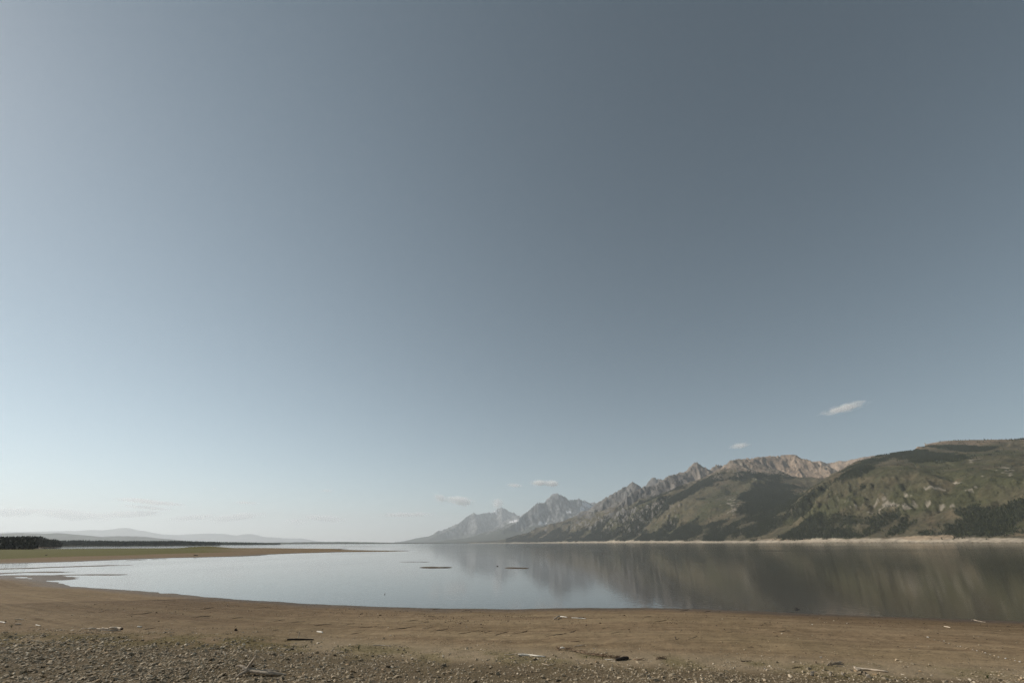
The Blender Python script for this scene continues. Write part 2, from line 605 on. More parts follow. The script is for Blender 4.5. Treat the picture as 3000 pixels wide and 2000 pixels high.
# crest lines: (photograph x, photograph y, distance), slope of the flanks, convexity of the flank
RIDGES = [
    # near green slope and its rim
    ([(3500, 1290, 4300), (3200, 1298, 4500), (3000, 1311, 4700), (2900, 1321, 4700), (2810, 1331, 4700), (2720, 1341, 4600), (2620, 1352, 4500), (2560, 1366, 4450), (2500, 1392, 4400), (2440, 1420, 4350), (2380, 1447, 4300), (2320, 1474, 4250), (2250, 1500, 4300), (2190, 1524, 4400), (2120, 1550, 4600)], .42, 1),
    # brown tops behind it
    ([(3500, 1280, 7000), (3100, 1287, 6800), (3000, 1291, 6600), (2955, 1290, 6500), (2925, 1292, 6400), (2885, 1303, 6500), (2860, 1296, 6500), (2800, 1294, 6400), (2760, 1295, 6300), (2740, 1302, 6100), (2690, 1310, 5800), (2620, 1326, 5500), (2565, 1342, 5250), (2500, 1376, 5000), (2440, 1408, 4850), (2390, 1434, 4750)], .45, 1),
    # central spur with the bald top
    ([(2560, 1500, 5200), (2440, 1478, 5600), (2370, 1452, 6000), (2300, 1412, 6500), (2240, 1378, 6900), (2205, 1353, 7100), (2170, 1345, 7100), (2150, 1350, 7000), (2120, 1374, 6750), (2060, 1420, 6350), (1990, 1468, 5950), (1920, 1512, 5650), (1850, 1548, 5500), (1800, 1570, 5700)], .55, 0),
    ([(2165, 1360, 7000), (2130, 1430, 6400), (2080, 1490, 5800), (2050, 1540, 5200)], .5, 0),
    # rocky ridge in the valley
    ([(2180, 1348, 8300), (2230, 1340, 8500), (2260, 1337, 8600), (2290, 1334, 8700), (2315, 1333, 8700), (2335, 1336, 8700), (2350, 1346, 8600), (2380, 1352, 8500), (2420, 1378, 8200), (2460, 1402, 7900), (2500, 1436, 7500)], .75, 0),
    ([(2320, 1340, 8650), (2340, 1380, 8200), (2370, 1425, 7700)], .8, 0),
    # far brown ridge
    ([(2360, 1352, 12000), (2400, 1350, 12000), (2420, 1358, 12000), (2450, 1353, 12000), (2500, 1345, 11500), (2560, 1333, 11500), (2600, 1345, 11500), (2700, 1350, 11000)], .6, 0),
    # pointed peak and its long shoulder
    ([(2150, 1388, 9600), (2125, 1377, 9500), (2110, 1361, 9500), (2090, 1384, 9300), (2065, 1374, 9150), (2040, 1356, 9000), (2012, 1382, 8700), (1985, 1387, 8500), (1960, 1393, 8300), (1930, 1412, 8000), (1880, 1434, 7800), (1830, 1470, 7500), (1780, 1500, 7250), (1720, 1532, 7100), (1660, 1557, 7200), (1600, 1574, 7700)], .75, 0),
    ([(2040, 1356, 9000), (2060, 1420, 8200), (2030, 1460, 7600)], .8, 0),
    ([(1960, 1393, 8300), (1985, 1440, 7800), (1950, 1490, 7200), (1900, 1530, 6600)], .7, 0),
    # horn behind, then the next buttress
    ([(1960, 1440, 12800), (1927, 1403, 13000), (1920, 1413, 13000), (1911, 1398, 13000), (1895, 1420, 13000), (1870, 1440, 12800)], 1.0, 0),
    ([(1880, 1440, 10600), (1866, 1421, 10500), (1853, 1411, 10500), (1838, 1424, 10500), (1825, 1426, 10400), (1800, 1440, 10300), (1775, 1462, 10100), (1740, 1492, 9800), (1700, 1520, 9500), (1650, 1548, 9300), (1600, 1567, 9300), (1540, 1580, 9600)], .8, 0),
    ([(1853, 1411, 10500), (1860, 1460, 9900), (1830, 1505, 9000), (1790, 1535, 8300)], .8, 0),
]
FAR_RIDGES = [
    # the great block peak
    ([(1780, 1480, 21500), (1742, 1470, 21000), (1728, 1474, 21000), (1712, 1464, 20600), (1697, 1459, 20400), (1684, 1463, 20300), (1668, 1464, 20000), (1655, 1452, 19800), (1645, 1448, 19600), (1632, 1444, 19500), (1620, 1446, 19500), (1612, 1457, 19400), (1600, 1470, 19300), (1588, 1471, 19200), (1575, 1470, 19000), (1562, 1484, 18800), (1540, 1503, 18500), (1520, 1519, 18000), (1490, 1543, 17600), (1465, 1562, 17300), (1440, 1575, 17000)], 1.05, 0),
    ([(1632, 1444, 19500), (1640, 1490, 18700), (1620, 1530, 17900), (1600, 1562, 17200)], 1.1, 0),
    ([(1697, 1459, 20400), (1690, 1500, 19200), (1680, 1545, 18000)], 1.0, 0),
    ([(1575, 1470, 19000), (1580, 1520, 18200), (1560, 1560, 17400)], 1.0, 0),
    # the distant spire group
    ([(1570, 1514, 28000), (1545, 1516, 28000), (1520, 1511, 28500), (1500, 1508, 29500), (1488, 1497, 30000), (1480, 1489, 30000), (1470, 1484, 30000), (1458, 1490, 29800), (1446, 1498, 29500), (1430, 1501, 29000), (1412, 1504, 28000), (1400, 1508, 27500), (1394, 1504, 27000), (1388, 1499, 27000), (1380, 1507, 26800), (1365, 1520, 26300), (1340, 1536, 25500), (1310, 1553, 24500), (1280, 1570, 23500), (1255, 1581, 23000), (1225, 1588, 22500), (1190, 1590, 22500)], .9, 0),
    ([(1470, 1484, 30000), (1470, 1530, 27500), (1450, 1565, 25000)], .9, 0),
    ([(1388, 1499, 27000), (1400, 1550, 24500)], .9, 0),
    ([(1530, 1540, 20500), (1490, 1518, 22500), (1480, 1530, 23000), (1440, 1555, 22000)], .8, 0),
]


def ridge_world(rs):
    out = []
    for pts, s, cv in rs:
        a = np.array(pts, float)
        out.append((at_range(a[:, 0], a[:, 1], a[:, 2]), s, cv))
    return out


VALLEY_EDGE = ([1900, 2120, 2190, 2250, 2320, 2380, 2440, 2500, 2565, 2620, 2690, 2740, 2800], [1585, 1553, 1526, 1504, 1477, 1448, 1414, 1381, 1347, 1331, 1314, 1306, 1250])


def ridge_height(x, y, rs, k=28.0):
    acc = np.zeros_like(x)
    near = np.full_like(x, 1e9)
    wx = x + (fbm(x / 900, y / 900, 40, 3) - .5) * 420
    wy = y + (fbm(x / 900, y / 900, 45, 3) - .5) * 420
    gpx, _ = bearing_px(np.stack([x, y, np.full_like(x, 200.0)], -1))
    brow = at_range(gpx, np.interp(gpx, *VALLEY_EDGE), np.minimum(np.hypot(x, y), 5200))[:, 2]
    for P, s, cv in rs:
        best = np.full_like(x, -50.0)
        for a, b in zip(P[:-1], P[1:]):
            d0, _ = seg_dist(x, y, a[0], a[1], b[0], b[1])
            d1, t = seg_dist(wx, wy, a[0], a[1], b[0], b[1])
            m = sstep(60, 900, d0)
            d = d0 * (1 - m) + d1 * m
            zr = a[2] + (b[2] - a[2]) * t
            u = s * d / np.maximum(zr, 60)
            if cv:
                h = zr * (1 - 0.34 * np.minimum(u, 3) ** 1.45) * np.exp(-0.30 * u)
            else:
                h = zr * np.exp(-1.0 * u - .10 * u * u)
            best = np.maximum(best, h)
            near = np.minimum(near, d0)
        if cv:      # the near hill ends in a valley wall
            best = np.where(gpx < 2790, -18 * np.log(np.exp(-np.clip(best, -200, 1500) / 18 + 10) + np.exp(-np.clip(brow, -200, 1500) / 18 + 10)) + 180, best)
        acc = np.maximum(acc, best) + k * np.log1p(np.exp(-np.abs(acc - best) / k)) - k * math.log(2) * np.exp(-np.abs(acc - best) / k)
    return acc, near


def blob(px, py, lst):
    """Largest of soft ellipses (x, y, half width, half height, tilt in degrees, weight)."""
    out = np.zeros_like(px)
    for cx, cy, rx, ry, deg, w in lst:
        c, s = math.cos(math.radians(deg)), math.sin(math.radians(deg))
        dx, dy = px - cx, py - cy
        u, v = (dx * c + dy * s) / rx, (-dx * s + dy * c) / ry
        out = np.maximum(out, w * np.clip(1.6 - 1.1 * np.sqrt(u * u + v * v), 0, 1))
    return out


WOOD_SPOTS = [(2640, 1543, 330, 34, 4, .85), (2400, 1556, 260, 26, 0, .85), (2900, 1545, 150, 40, 0, .8), (2690, 1333, 120, 13, 3, .95), (2820, 1313, 90, 8, 4, .95),
              (2520, 1376, 110, 16, -28, .85), (2420, 1430, 130, 11, -27, .9), (2250, 1450, 90, 60, 30, 1.25), (2200, 1405, 60, 35, 20, 1.1), (2300, 1492, 60, 30, 25, .7),
              (2130, 1545, 260, 35, -3, 1.0), (1850, 1570, 260, 18, 0, 1.1), (1975, 1462, 200, 11, -28, 1.15), (1900, 1452, 40, 22, -40, .9), (1990, 1412, 34, 26, -40, .8), (2290, 1440, 60, 14, 30, 1.0), (2520, 1440, 50, 14, -10, 1.0), (2830, 1490, 70, 30, 10, .9),
              (1900, 1500, 90, 30, -35, .9), (1760, 1545, 120, 16, -20, .8), (1600, 1581, 300, 7, -1, 1.1), (2700, 1345, 60, 10, 0, .8), (2060, 1500, 120, 18, -28, .7)]
GREEN_SPOTS = [(1830, 1520, 160, 30, -28, .9), (2060, 1492, 230, 30, -27, 1.15), (2750, 1420, 330, 75, -6, 1.0), (2150, 1440, 60, 30, -20, .7), (2400, 1500, 150, 26, -24, 1.0), (2500, 1450, 120, 30, -20, .9), (2940, 1520, 90, 22, 10, 1.0), (2940, 1380, 120, 60, 0, .8)]
PALE_SPOTS = [(2530, 1480, 60, 22, 6, .8), (2640, 1472, 95, 20, 4, .95), (2740, 1480, 50, 10, 4, .8), (2455, 1462, 34, 14, -15, .8), (2730, 1428, 50, 9, 4, .9), (2840, 1422, 55, 13, 8, .7), (2950, 1375, 50, 12, 8, .7), (2920, 1395, 60, 10, 0, .6),
              (2850, 1348, 30, 7, 0, .7), (2145, 1478, 30, 22, 20, .8), (2260, 1492, 22, 12, 0, .8), (2030, 1555, 14, 8, 0, .8), (2170, 1370, 50, 22, 15, .5), (1850, 1520, 40, 12, -40, .5)]


def build_mountains(name, rs, azr, daz, Dr, dD, gfreq, gamp, seed, base_px=True):
    az = np.radians(np.arange(azr[0], azr[1], daz))
    D = np.exp(np.arange(math.log(Dr[0]), math.log(Dr[1]), dD))
    A, R = np.meshgrid(az, D)
    x, y = R * np.sin(A), R * np.cos(A)
    W = ridge_world(rs)
    h, near = ridge_height(x.ravel(), y.ravel(), W)
    h, near = h.reshape(x.shape), near.reshape(x.shape)
    sd = far_sd(x.ravel(), y.ravel()).reshape(x.shape)
    h = h * sstep(0, 1, (sd + 30) / (700 if base_px else 1500)) ** .8
    hr = np.gradient(h, axis=0) / np.gradient(R, axis=0)
    ha = np.gradient(h, axis=1) / (R * np.gradient(A, axis=1))
    gx, gy = hr * np.sin(A) + ha * np.cos(A), hr * np.cos(A) - ha * np.sin(A)
    steep = np.hypot(gx, gy)
    xf, yf = x.ravel(), y.ravel()
    er = gullies(xf, yf, gx.ravel(), gy.ravel(), gfreq, 5, seed).reshape(x.shape)
    rough = fbm(xf * gfreq * 3, yf * gfreq * 3, seed + 9, 5).reshape(x.shape) - .5
    rocky = sstep(.42, .75, steep + .25 * (h / (h.max() + 1)) - .1)
    ampl = gamp * np.where((R < 5600) & base_px, .7, 1.15) * sstep(.06, .5, steep) * (0.22 + .78 * sstep(20, 420, near)) * sstep(50, 500, sd)
    crest = 1 - sstep(0, 250, near)
    fine = 1 - np.abs(2 * fbm(xf * gfreq * 7, yf * gfreq * 7, seed + 14, 4).reshape(x.shape) - 1)
    z = h + er * ampl + (rough * .8 + (fine - .8) * .75) * gamp * rocky * np.where(R > 7400, .85, .45 + .55 * sstep(0, 300, near)) * (1.0 if base_px else .34)
    z = z + sstep(0, 60, sd) * 3.0 + np.clip(sd, 0, 200) * .03
    z = np.where(sd > 0, np.maximum(z, .2), np.maximum(sd * .05, -6))
    # albedo of the ground cover
    zr = np.gradient(z, axis=0) / np.gradient(R, axis=0)
    za = np.gradient(z, axis=1) / (R * np.gradient(A, axis=1))
    sl = np.hypot(zr, za)
    P = np.stack([x, y, z], -1)
    px, py = bearing_px(P)
    n1 = fbm(xf / 260, yf / 260, seed + 20, 5).reshape(x.shape)
    n2 = fbm(xf / 70, yf / 70, seed + 30, 4).reshape(x.shape)
    n5 = fbm(xf / 34, yf / 34, seed + 37, 3).reshape(x.shape)
    n4 = fbm(xf / 120, yf / 120, seed + 33, 4).reshape(x.shape)
    n3 = fbm(xf / 900, yf / 900, seed + 35, 3).reshape(x.shape)

    def mixc(c, m, k):
        return c * (1 - m[..., None]) + np.array(k) * m[..., None]
    c = np.zeros(x.shape + (3,))
    if base_px:
        line = np.interp(px, [1500, 1700, 1850, 2000, 2100, 2160, 2300], [430, 560, 650, 760, 880, 900, 900])
        line = np.where(R > 7400, np.minimum(line, 620), line)
        line = np.where((px > 2330) & (R < 5300), 1500, line)
        rockm = sstep(-110, 130, z - line + (n1 - .5) * 620 + (sl - .45) * 420)
        back = sstep(5150, 5500, R) * (px > 2480) * (R < 7200)
        green = np.clip(blob(px, py, GREEN_SPOTS) + (n1 - .5) * 1.0, 0, 1)
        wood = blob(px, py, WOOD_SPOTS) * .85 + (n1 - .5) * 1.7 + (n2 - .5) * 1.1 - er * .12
        wood = wood - .55 * blob(px, py, [(2070, 1478, 200, 22, -28, 1.0), (2180, 1368, 60, 20, 10, 1.2), (2700, 1440, 220, 40, 0, .7), (2400, 1498, 130, 20, -26, .9)])
        wood = np.maximum(wood, sstep(.25, .02, np.abs(z - 130) / 800) * .55 + (n1 - .5) * 2.0 + er * .15 - (px > 2420) * .25)
        woodm = sstep(.34, .74, wood) * (1 - sstep(1010, 1150, z)) * (sd > 25) * (1 - sstep(.25, .6, blob(px, py, [(2700, 1575, 75, 6, 0, 1.0), (2770, 1573, 24, 6, 0, 1.2)]) + (n2 - .5)) * (sd < 110))
        c[:] = (.115, .10, .062)
        c = mixc(c, sstep(.40, .68, n2), (.17, .135, .085))
        c = mixc(c, sstep(.2, .6, green) * .8 * (.35 + .65 * sstep(.35, .6, n4)), (.082, .084, .040))
        c = mixc(c, sstep(.55, .75, n3) * .4 * (1 - green), (.17, .15, .085))
        c = mixc(c, back * .85, (.25, .185, .125))
        warm = sstep(1750, 2350, px)[..., None]
        rockc = np.array((.20, .19, .178)) * (1 - warm) + np.array((.285, .215, .158)) * warm
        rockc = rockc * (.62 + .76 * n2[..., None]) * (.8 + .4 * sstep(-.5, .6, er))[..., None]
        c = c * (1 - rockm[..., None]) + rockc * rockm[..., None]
        c = mixc(c, rockm * sstep(.55, .66, n1) * sstep(.9, .5, sl) * .7, (.30, .25, .195))
        c = mixc(c, sstep(.66, .80, blob(px, py, PALE_SPOTS) * .5 + (n5 - .5) * 1.7 + .12) * .8 * (blob(px, py, PALE_SPOTS) > .03), (.40, .35, .28))
        woodm = woodm * (1 - .9 * rockm) * (1 - .92 * sstep(5500, 5800, R) * (px > 2480) * (R < 9000))
        c = mixc(c, sstep(.25, .9, woodm) * .8, (.036, .040, .026))
        beach = sstep(0, 4, sd) * (1 - sstep(38, 62, sd + (n2 - .5) * 50))
        c = mixc(c, beach, (.52, .44, .335))
        bluff = blob(px, py, [(2700, 1575, 75, 6, 0, 1.0), (2770, 1573, 24, 6, 0, 1.2), (2300, 1579, 90, 3, 0, .8)]) * (sd > 20) * (sd < 330)
        c = mixc(c, sstep(.3, .6, bluff + (n2 - .5) * .8) * .8, (.42, .32, .22))
        snow = sstep(.45, .6, blob(px, py, [(1900, 1438, 9, 7, -30, 1), (2504, 1365, 8, 3, -30, 1), (2423, 1378, 8, 2, 0, 1), (1985, 1452, 12, 3, -25, .7)]) + (n2 - .5) * .5) * (R > 8800)
        c = mixc(c, snow, (.75, .75, .76))
    else:
        rockm = sstep(.25, .55, z / 2200 + (n1 - .5) * .5 + sl * .25)
        c[:] = (.055, .06, .042)
        rc = np.array((.155, .155, .155)) * (.25 + 1.5 * sstep(.3, .7, n2)[..., None])
        c = c * (1 - rockm[..., None]) + rc * rockm[..., None]
        woodm = np.zeros_like(z)
        snow = sstep(.5, .62, blob(px, py, [(1447, 1499, 14, 5, -10, 1.0), (1718, 1478, 16, 5, 20, 1.1), (1706, 1490, 7, 8, 0, 1.1), (1740, 1485, 12, 3, -20, .9), (1504, 1526, 18, 3, -15, .9), (1588, 1533, 16, 4, 0, .9), (1665, 1500, 10, 4, 0, .8), (1690, 1508, 6, 6, 0, .8)]) + (n2 - .5) * .9)
        c = mixc(c, snow, (.78, .78, .80))
        beach = sstep(0, 8, sd) * (1 - sstep(60, 110, sd))
        c = mixc(c, beach, (.5, .43, .34))
    gf = grid_faces(*x.shape)
    gf = gf[~(sd.ravel() < -80)[gf].all(1)]
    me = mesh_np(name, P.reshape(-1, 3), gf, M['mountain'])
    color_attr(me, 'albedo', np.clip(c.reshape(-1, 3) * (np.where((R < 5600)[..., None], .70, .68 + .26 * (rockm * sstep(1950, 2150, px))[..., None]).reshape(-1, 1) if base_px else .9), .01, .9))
    link(name, me, kind='structure')
    return P, woodm, px, py, sd


NEARM = build_mountains('mountain', RIDGES, (-9, 56), .065, (2050, 14500), .0052, 1 / 620., 105, 3)
build_mountains('mountain', FAR_RIDGES, (-14, 14), .05, (13800, 34000), .0050, 1 / 1000., 230, 13, False)


def build_hills(name, crest, slope, Dspan, nrows, seed, albedo, jag):
    """Low far hills with the crest line given; their flanks fall to the water on both sides."""
    W = ridge_world([(crest, slope, 0)])
    a0 = math.degrees(math.atan2(*W[0][0][0][:2])) - 2
    a1 = math.degrees(math.atan2(*W[0][0][-1][:2])) + 2
    az = np.radians(np.arange(a0, a1, .07))
    D = np.linspace(Dspan[0], Dspan[1], nrows)
    A, R = np.meshgrid(az, D)
    x, y = R * np.sin(A), R * np.cos(A)
    h = np.full(x.size, -30.0)
    xf, yf = x.ravel(), y.ravel()
    P = W[0][0]
    for a, b in zip(P[:-1], P[1:]):
        d, t = seg_dist(xf, yf, a[0], a[1], b[0], b[1])
        zr = a[2] + (b[2] - a[2]) * t
        h = np.maximum(h, zr * np.exp(-(d * slope / np.maximum(zr, 5)) ** 1.3))
    edge = sstep(0, 1, (R.ravel() - D[0]) / (D[1] - D[0]) / 2) * sstep(0, 1, (D[-1] - R.ravel()) / (D[-1] - D[-2]) / 2)
    sc_ = (Dspan[1] - Dspan[0]) / 6
    h = h * (1 + (fbm(xf / sc_, yf / sc_, seed, 5) - .5) * jag) * edge - (1 - edge) * 10 - .5
    me = mesh_np(name, np.stack([xf, yf, h], -1), grid_faces(*x.shape), M['mountain'])
    n = fbm(xf / sc_ * 3, yf / sc_ * 3, seed + 4, 4)[:, None]
    color_attr(me, 'albedo', np.array(albedo) * (.6 + .8 * n))
    link(name, me, kind='structure')
    return xf.reshape(x.shape), yf.reshape(x.shape), h.reshape(x.shape)


LOWHILL = build_hills('hill', [(100, 1590, 2000), (190, 1590, 2050), (240, 1588.5, 2100), (300, 1590, 2150), (350, 1592, 2200), (400, 1590, 2250), (450, 1590, 2300), (500, 1589, 2350), (530, 1589.5, 2350), (560, 1592, 2350), (575, 1596, 2350)], .06, (1750, 2900), 26, 300, (.04, .045, .028), .3)
LOWHILL2 = build_hills('hill', [(420, 1591, 3400), (560, 1590, 3450), (640, 1590, 3500), (720, 1591, 3600), (760, 1593, 3650), (775, 1596, 3650)], .06, (3100, 4200), 20, 310, (.04, .045, .028), .3)
build_hills('hill', [(690, 1590, 8200), (760, 1589, 8500), (800, 1588.4, 8800), (860, 1588, 9000), (930, 1587, 9500), (1000, 1586.6, 10000), (1080, 1587.5, 10500), (1160, 1588.5, 11500), (1240, 1588.4, 12500), (1330, 1589.0, 12800), (1420, 1589.6, 13000)], .06, (7500, 14200), 40, 320, (.035, .04, .028), .35)
build_hills('hill', [(-300, 1563, 17000), (-100, 1564, 17500), (0, 1562.5, 18000), (60, 1559.5, 18000), (130, 1561.5, 18000), (180, 1559.5, 18000), (230, 1566, 18000), (280, 1571, 18000), (350, 1568.5, 18500), (420, 1571.5, 19000), (480, 1577, 19000), (540, 1584, 19000), (600, 1590, 19000)], .16, (14500, 23000), 46, 330, (.06, .065, .045), .25)
build_hills('hill', [(-400, 1552, 46000), (0, 1556, 45000), (60, 1555, 45000), (120, 1554, 45000), (180, 1553, 45000), (260, 1551, 45000), (310, 1553, 45000), (342, 1550, 45000), (370, 1545.5, 45000), (400, 1552, 45000), (450, 1561, 45000), (520, 1565, 46000), (600, 1562, 46000), (650, 1563, 46000), (690, 1568, 46000), (730, 1563.5, 46000), (760, 1570, 46000), (830, 1575, 47000), (880, 1575.5, 47000), (900, 1579, 47000), (930, 1583, 47000), (1010, 1590, 47000)], .25, (38000, 54000), 50, 340, (.14, .13, .11), .22)


# ------------------------------------------------------------------ far woods (one mass, thousands of small conifers)
def wood_mesh(name, pos, height, width, tone, label):
    """Two stacked, ragged five-sided cones for each far tree."""
    n = len(pos)
    k = 4
    rr = rng.random((n, 1, 1))
    ang = (np.arange(k) / k * 2 * math.pi)[None, :] + rng.random((n, 1)) * 6.28
    rad = (width[:, None] * .5) * (.7 + .6 * rng.random((n, k)))
    low = np.stack([np.cos(ang) * rad, np.sin(ang) * rad, np.broadcast_to(height[:, None] * .04, ang.shape)], -1)
    rad2 = rad * .62 * (.8 + .4 * rng.random((n, k)))
    mid = np.stack([np.cos(ang + .6) * rad2, np.sin(ang + .6) * rad2, height[:, None] * (.40 + .08 * rng.random((n, k)))], -1)
    lean = (rng.random((n, 2)) - .5) * .06 * height[:, None]
    top1 = np.stack([lean[:, 0] * .6, lean[:, 1] * .6, height * .72], -1)[:, None]
    top2 = np.stack([lean[:, 0], lean[:, 1], height], -1)[:, None]
    v = np.concatenate([low, mid, top1, top2], 1) + pos[:, None, :]
    f = []
    for i in range(k):
        f.append([i, (i + 1) % k, 2 * k])
        f.append([k + i, k + (i + 1) % k, 2 * k + 1])
    f = (np.arange(n)[:, None, None] * (2 * k + 2) + np.array(f)[None]).reshape(-1, 3)
    me = mesh_np(name, v.reshape(-1, 3), f, M['far_tree'], False)
    c = np.repeat(tone[:, None, :], 2 * k + 2, 1).reshape(-1, 3)
    color_attr(me, 'albedo', c)
    return link(name, me, label=label, cat='forest', kind='stuff')


def scatter_on(P, weight, count):
    """Random points on a terrain grid with probability by weight and true area."""
    a = P[1:, 1:] - P[:-1, :-1]
    b = P[1:, :-1] - P[:-1, 1:]
    area = .5 * np.abs(a[..., 0] * b[..., 1] - a[..., 1] * b[..., 0])
    w = (area * weight[:-1, :-1]).ravel()
    cell = rng.choice(w.size, count, p=w / w.sum())
    i, j = np.unravel_index(cell, area.shape)
    u, v = rng.random((count, 1)), rng.random((count, 1))
    return (P[i, j] * (1 - u) + P[i, j + 1] * u) * (1 - v) + (P[i + 1, j] * (1 - u) + P[i + 1, j + 1] * u) * v, i, j


def mountain_woods():
    P, wood, px, py, sd = NEARM
    D = np.hypot(P[..., 0], P[..., 1])
    vis = (px > 1480) & (px < 3250) & (py < 1600) & (sd > 30)
    # only where a ray from the eye is not far behind a nearer crest
    el = (P[..., 2] - EYE[2]) / D
    hid = np.maximum.accumulate(el, 0) - el
    w = (wood ** 1.3 + .006 + .02 * (wood > .2)) * vis * (hid < .0025) * np.clip(5200 / D, .25, 1.0) ** 1.6 * (P[..., 2] < 1150)
    n = 100000
    pos, i, j = scatter_on(P, w, n)
    d = np.hypot(pos[:, 0], pos[:, 1])
    h = (7.0 + 7 * rng.random(n)) * np.clip(d / 4500, 1, 1.7)
    pos[:, 2] -= .5
    t = rng.random(n)[:, None]
    tone = np.array((.026, .032, .018)) * (1 - t) + np.array((.052, .056, .028)) * t
    leafy = (rng.random(n) < .16 * (1 - wood[i, j]) + .05)[:, None]
    tone = tone * .8
    tone = np.where(leafy, np.array((.060, .066, .026)) * (.7 + .6 * t), tone)
    wood_mesh('mountain_woods', pos, h * np.where(leafy[:, 0], .6, 1), h * np.where(leafy[:, 0], .75, .42), tone, 'dark conifer woods spread over the lower slopes across the lake')


def lake_woods():
    pos = []
    for (x, y, h), n in ((LOWHILL, 6500), (LOWHILL2, 4500)):
        P = np.stack([x, y, h], -1)
        q, _, _ = scatter_on(P, ((h > .9) & (np.arange(len(h))[:, None] < len(h) * .75)).astype(float), n)
        pos.append(q)
    pos = np.concatenate(pos)
    n = len(pos)
    h = 7.5 + 3.5 * rng.random(n)
    t = rng.random(n)[:, None]
    tone = np.array((.055, .062, .054)) * (1 - t) + np.array((.085, .09, .072)) * t
    wood_mesh('shore_woods', pos, h, h * .5, tone, 'low band of dark conifers along the far shore')


mountain_woods()
lake_woods()


# ------------------------------------------------------------------ conifers on the bank at the edge of the meadow
def crown_mesh(seed):
    r = random.Random(seed)
    v, f = [], []
    tiers = 9
    for t in range(tiers):
        z0 = .10 + .86 * t / tiers
        z1 = min(1.0, z0 + .20)
        rad = (.17 * (1 - t / tiers) ** .75 + .018) * (.85 + .3 * r.random())
        k = 9
        b = len(v)
        off = r.random() * 6
        for i in range(k):
            a = off + i / k * 6.283
            q = rad * (1.0 if i % 2 else .55) * (.7 + .6 * r.random())
            v.append((math.cos(a) * q, math.sin(a) * q, z0 - .03 * r.random() - (.03 if i % 2 else 0)))
        v.append(((r.random() - .5) * .02, (r.random() - .5) * .02, z1))
        for i in range(k):
            f.append([b + i, b + (i + 1) % k, b + k])
    return mesh_np('crown', v, f, M['needles'], False)


def trunk_mesh():
    v, f = [], []
    for z, r in ((-.02, .016), (.3, .012), (.7, .007), (.97, .002)):
        v += [(math.cos(i / 6 * 6.283) * r, math.sin(i / 6 * 6.283) * r, z) for i in range(6)]
    for a in range(3):
        for i in range(6):
            f.append([a * 6 + i, a * 6 + (i + 1) % 6, (a + 1) * 6 + (i + 1) % 6, (a + 1) * 6 + i])
    return mesh_np('trunk', v, f, M['bark'])


def conifers():
    crowns, trunk = [crown_mesh(s) for s in range(6)], trunk_mesh()

    def tree(p, h, wid, k, label, group):
        e = bpy.data.objects.new('conifer_tree', None)
        COL.objects.link(e)
        e.empty_display_size = .5
        e.location = p
        e.scale = (h * wid, h * wid, h)
        e.rotation_euler = (random.uniform(-.03, .03), random.uniform(-.03, .03), random.uniform(0, 6.28))
        e['label'], e['category'], e['group'] = label, 'tree', group
        link('trunk', trunk, e)
        link('crown', crowns[k % 6], e)
    k = 0
    for row in range(5):
        px = -60.0 + random.uniform(0, 6)
        while px < 103 - row * 1.5:
            by = 1606.4 - row * .55 + random.uniform(-.2, .2)
            p = on_level(px, by, 1.25)
            p[2] = float(ground_z(p[0:1], p[1:2])[0]) - .1
            top = np.interp(px, [-60, 0, 60, 90, 103], [1571, 1570, 1569, 1569, 1573]) + random.uniform(-1.2, 2.0) - row * .3
            D = math.hypot(p[0], p[1])
            h = at_range(px, top, D)[2] - p[2]
            tree(p, h, random.uniform(1.5, 2.1), k, 'tall dark conifer in the dense nearer stand at the meadow edge', 'conifers of the nearer stand on the bank')
            k += 1
            px += random.uniform(7, 12)
    for row in range(4):
        px = 84.0 + random.uniform(0, 5)
        while px < 181 - row * 4:
            by = 1602.4 - row * .35 + random.uniform(-.1, .1) - (px > 160) * .5
            p = on_level(px, by, .5)
            p[2] = max(.1, float(ground_z(p[0:1], p[1:2])[0])) - .1
            top = np.interp(px, [80, 92, 108, 118, 135, 150, 162, 172, 182], [1567, 1567, 1567.5, 1571, 1574.5, 1577, 1579, 1584, 1590]) + random.uniform(-1.2, 3) + row * .6
            D = math.hypot(p[0], p[1])
            h = at_range(px, top, D)[2] - p[2]
            tree(p, h, random.uniform(1.5, 2.0), k, 'dark conifer of the farther stand stepping down to the water', 'conifers of the farther stand on the point')
            k += 1
            px += random.uniform(6, 10)


conifers()


# ------------------------------------------------------------------ stones and gravel
def hull_mesh(name, seed, flat, pts=11):
    r = random.Random(seed)
    bm = bmesh.new()
    for i in range(pts):
        a, u = r.random() * 6.283, r.uniform(-1, 1)
        q = math.sqrt(1 - u * u)
        s = r.uniform(.75, 1.1)
        bm.verts.new((math.cos(a) * q * s, math.sin(a) * q * s * .72, u * s * flat))
    res = bmesh.ops.convex_hull(bm, input=bm.verts)
    junk = [g for g in res['geom_interior'] if isinstance(g, bmesh.types.BMVert)]
    bmesh.ops.delete(bm, geom=junk, context='VERTS')
    bmesh.ops.triangulate(bm, faces=bm.faces)
    bmesh.ops.recalc_face_normals(bm, faces=bm.faces)
    v = np.array([x.co[:] for x in bm.verts])
    bm.verts.index_update()
    f = np.array([[q.index for q in x.verts] for x in bm.faces])
    bm.free()
    return v, f


SHAPES = [hull_mesh('stone', 100 + i, [.34, .5, .42, .6, .28][i % 5], 9 + i % 2) for i in range(14)]


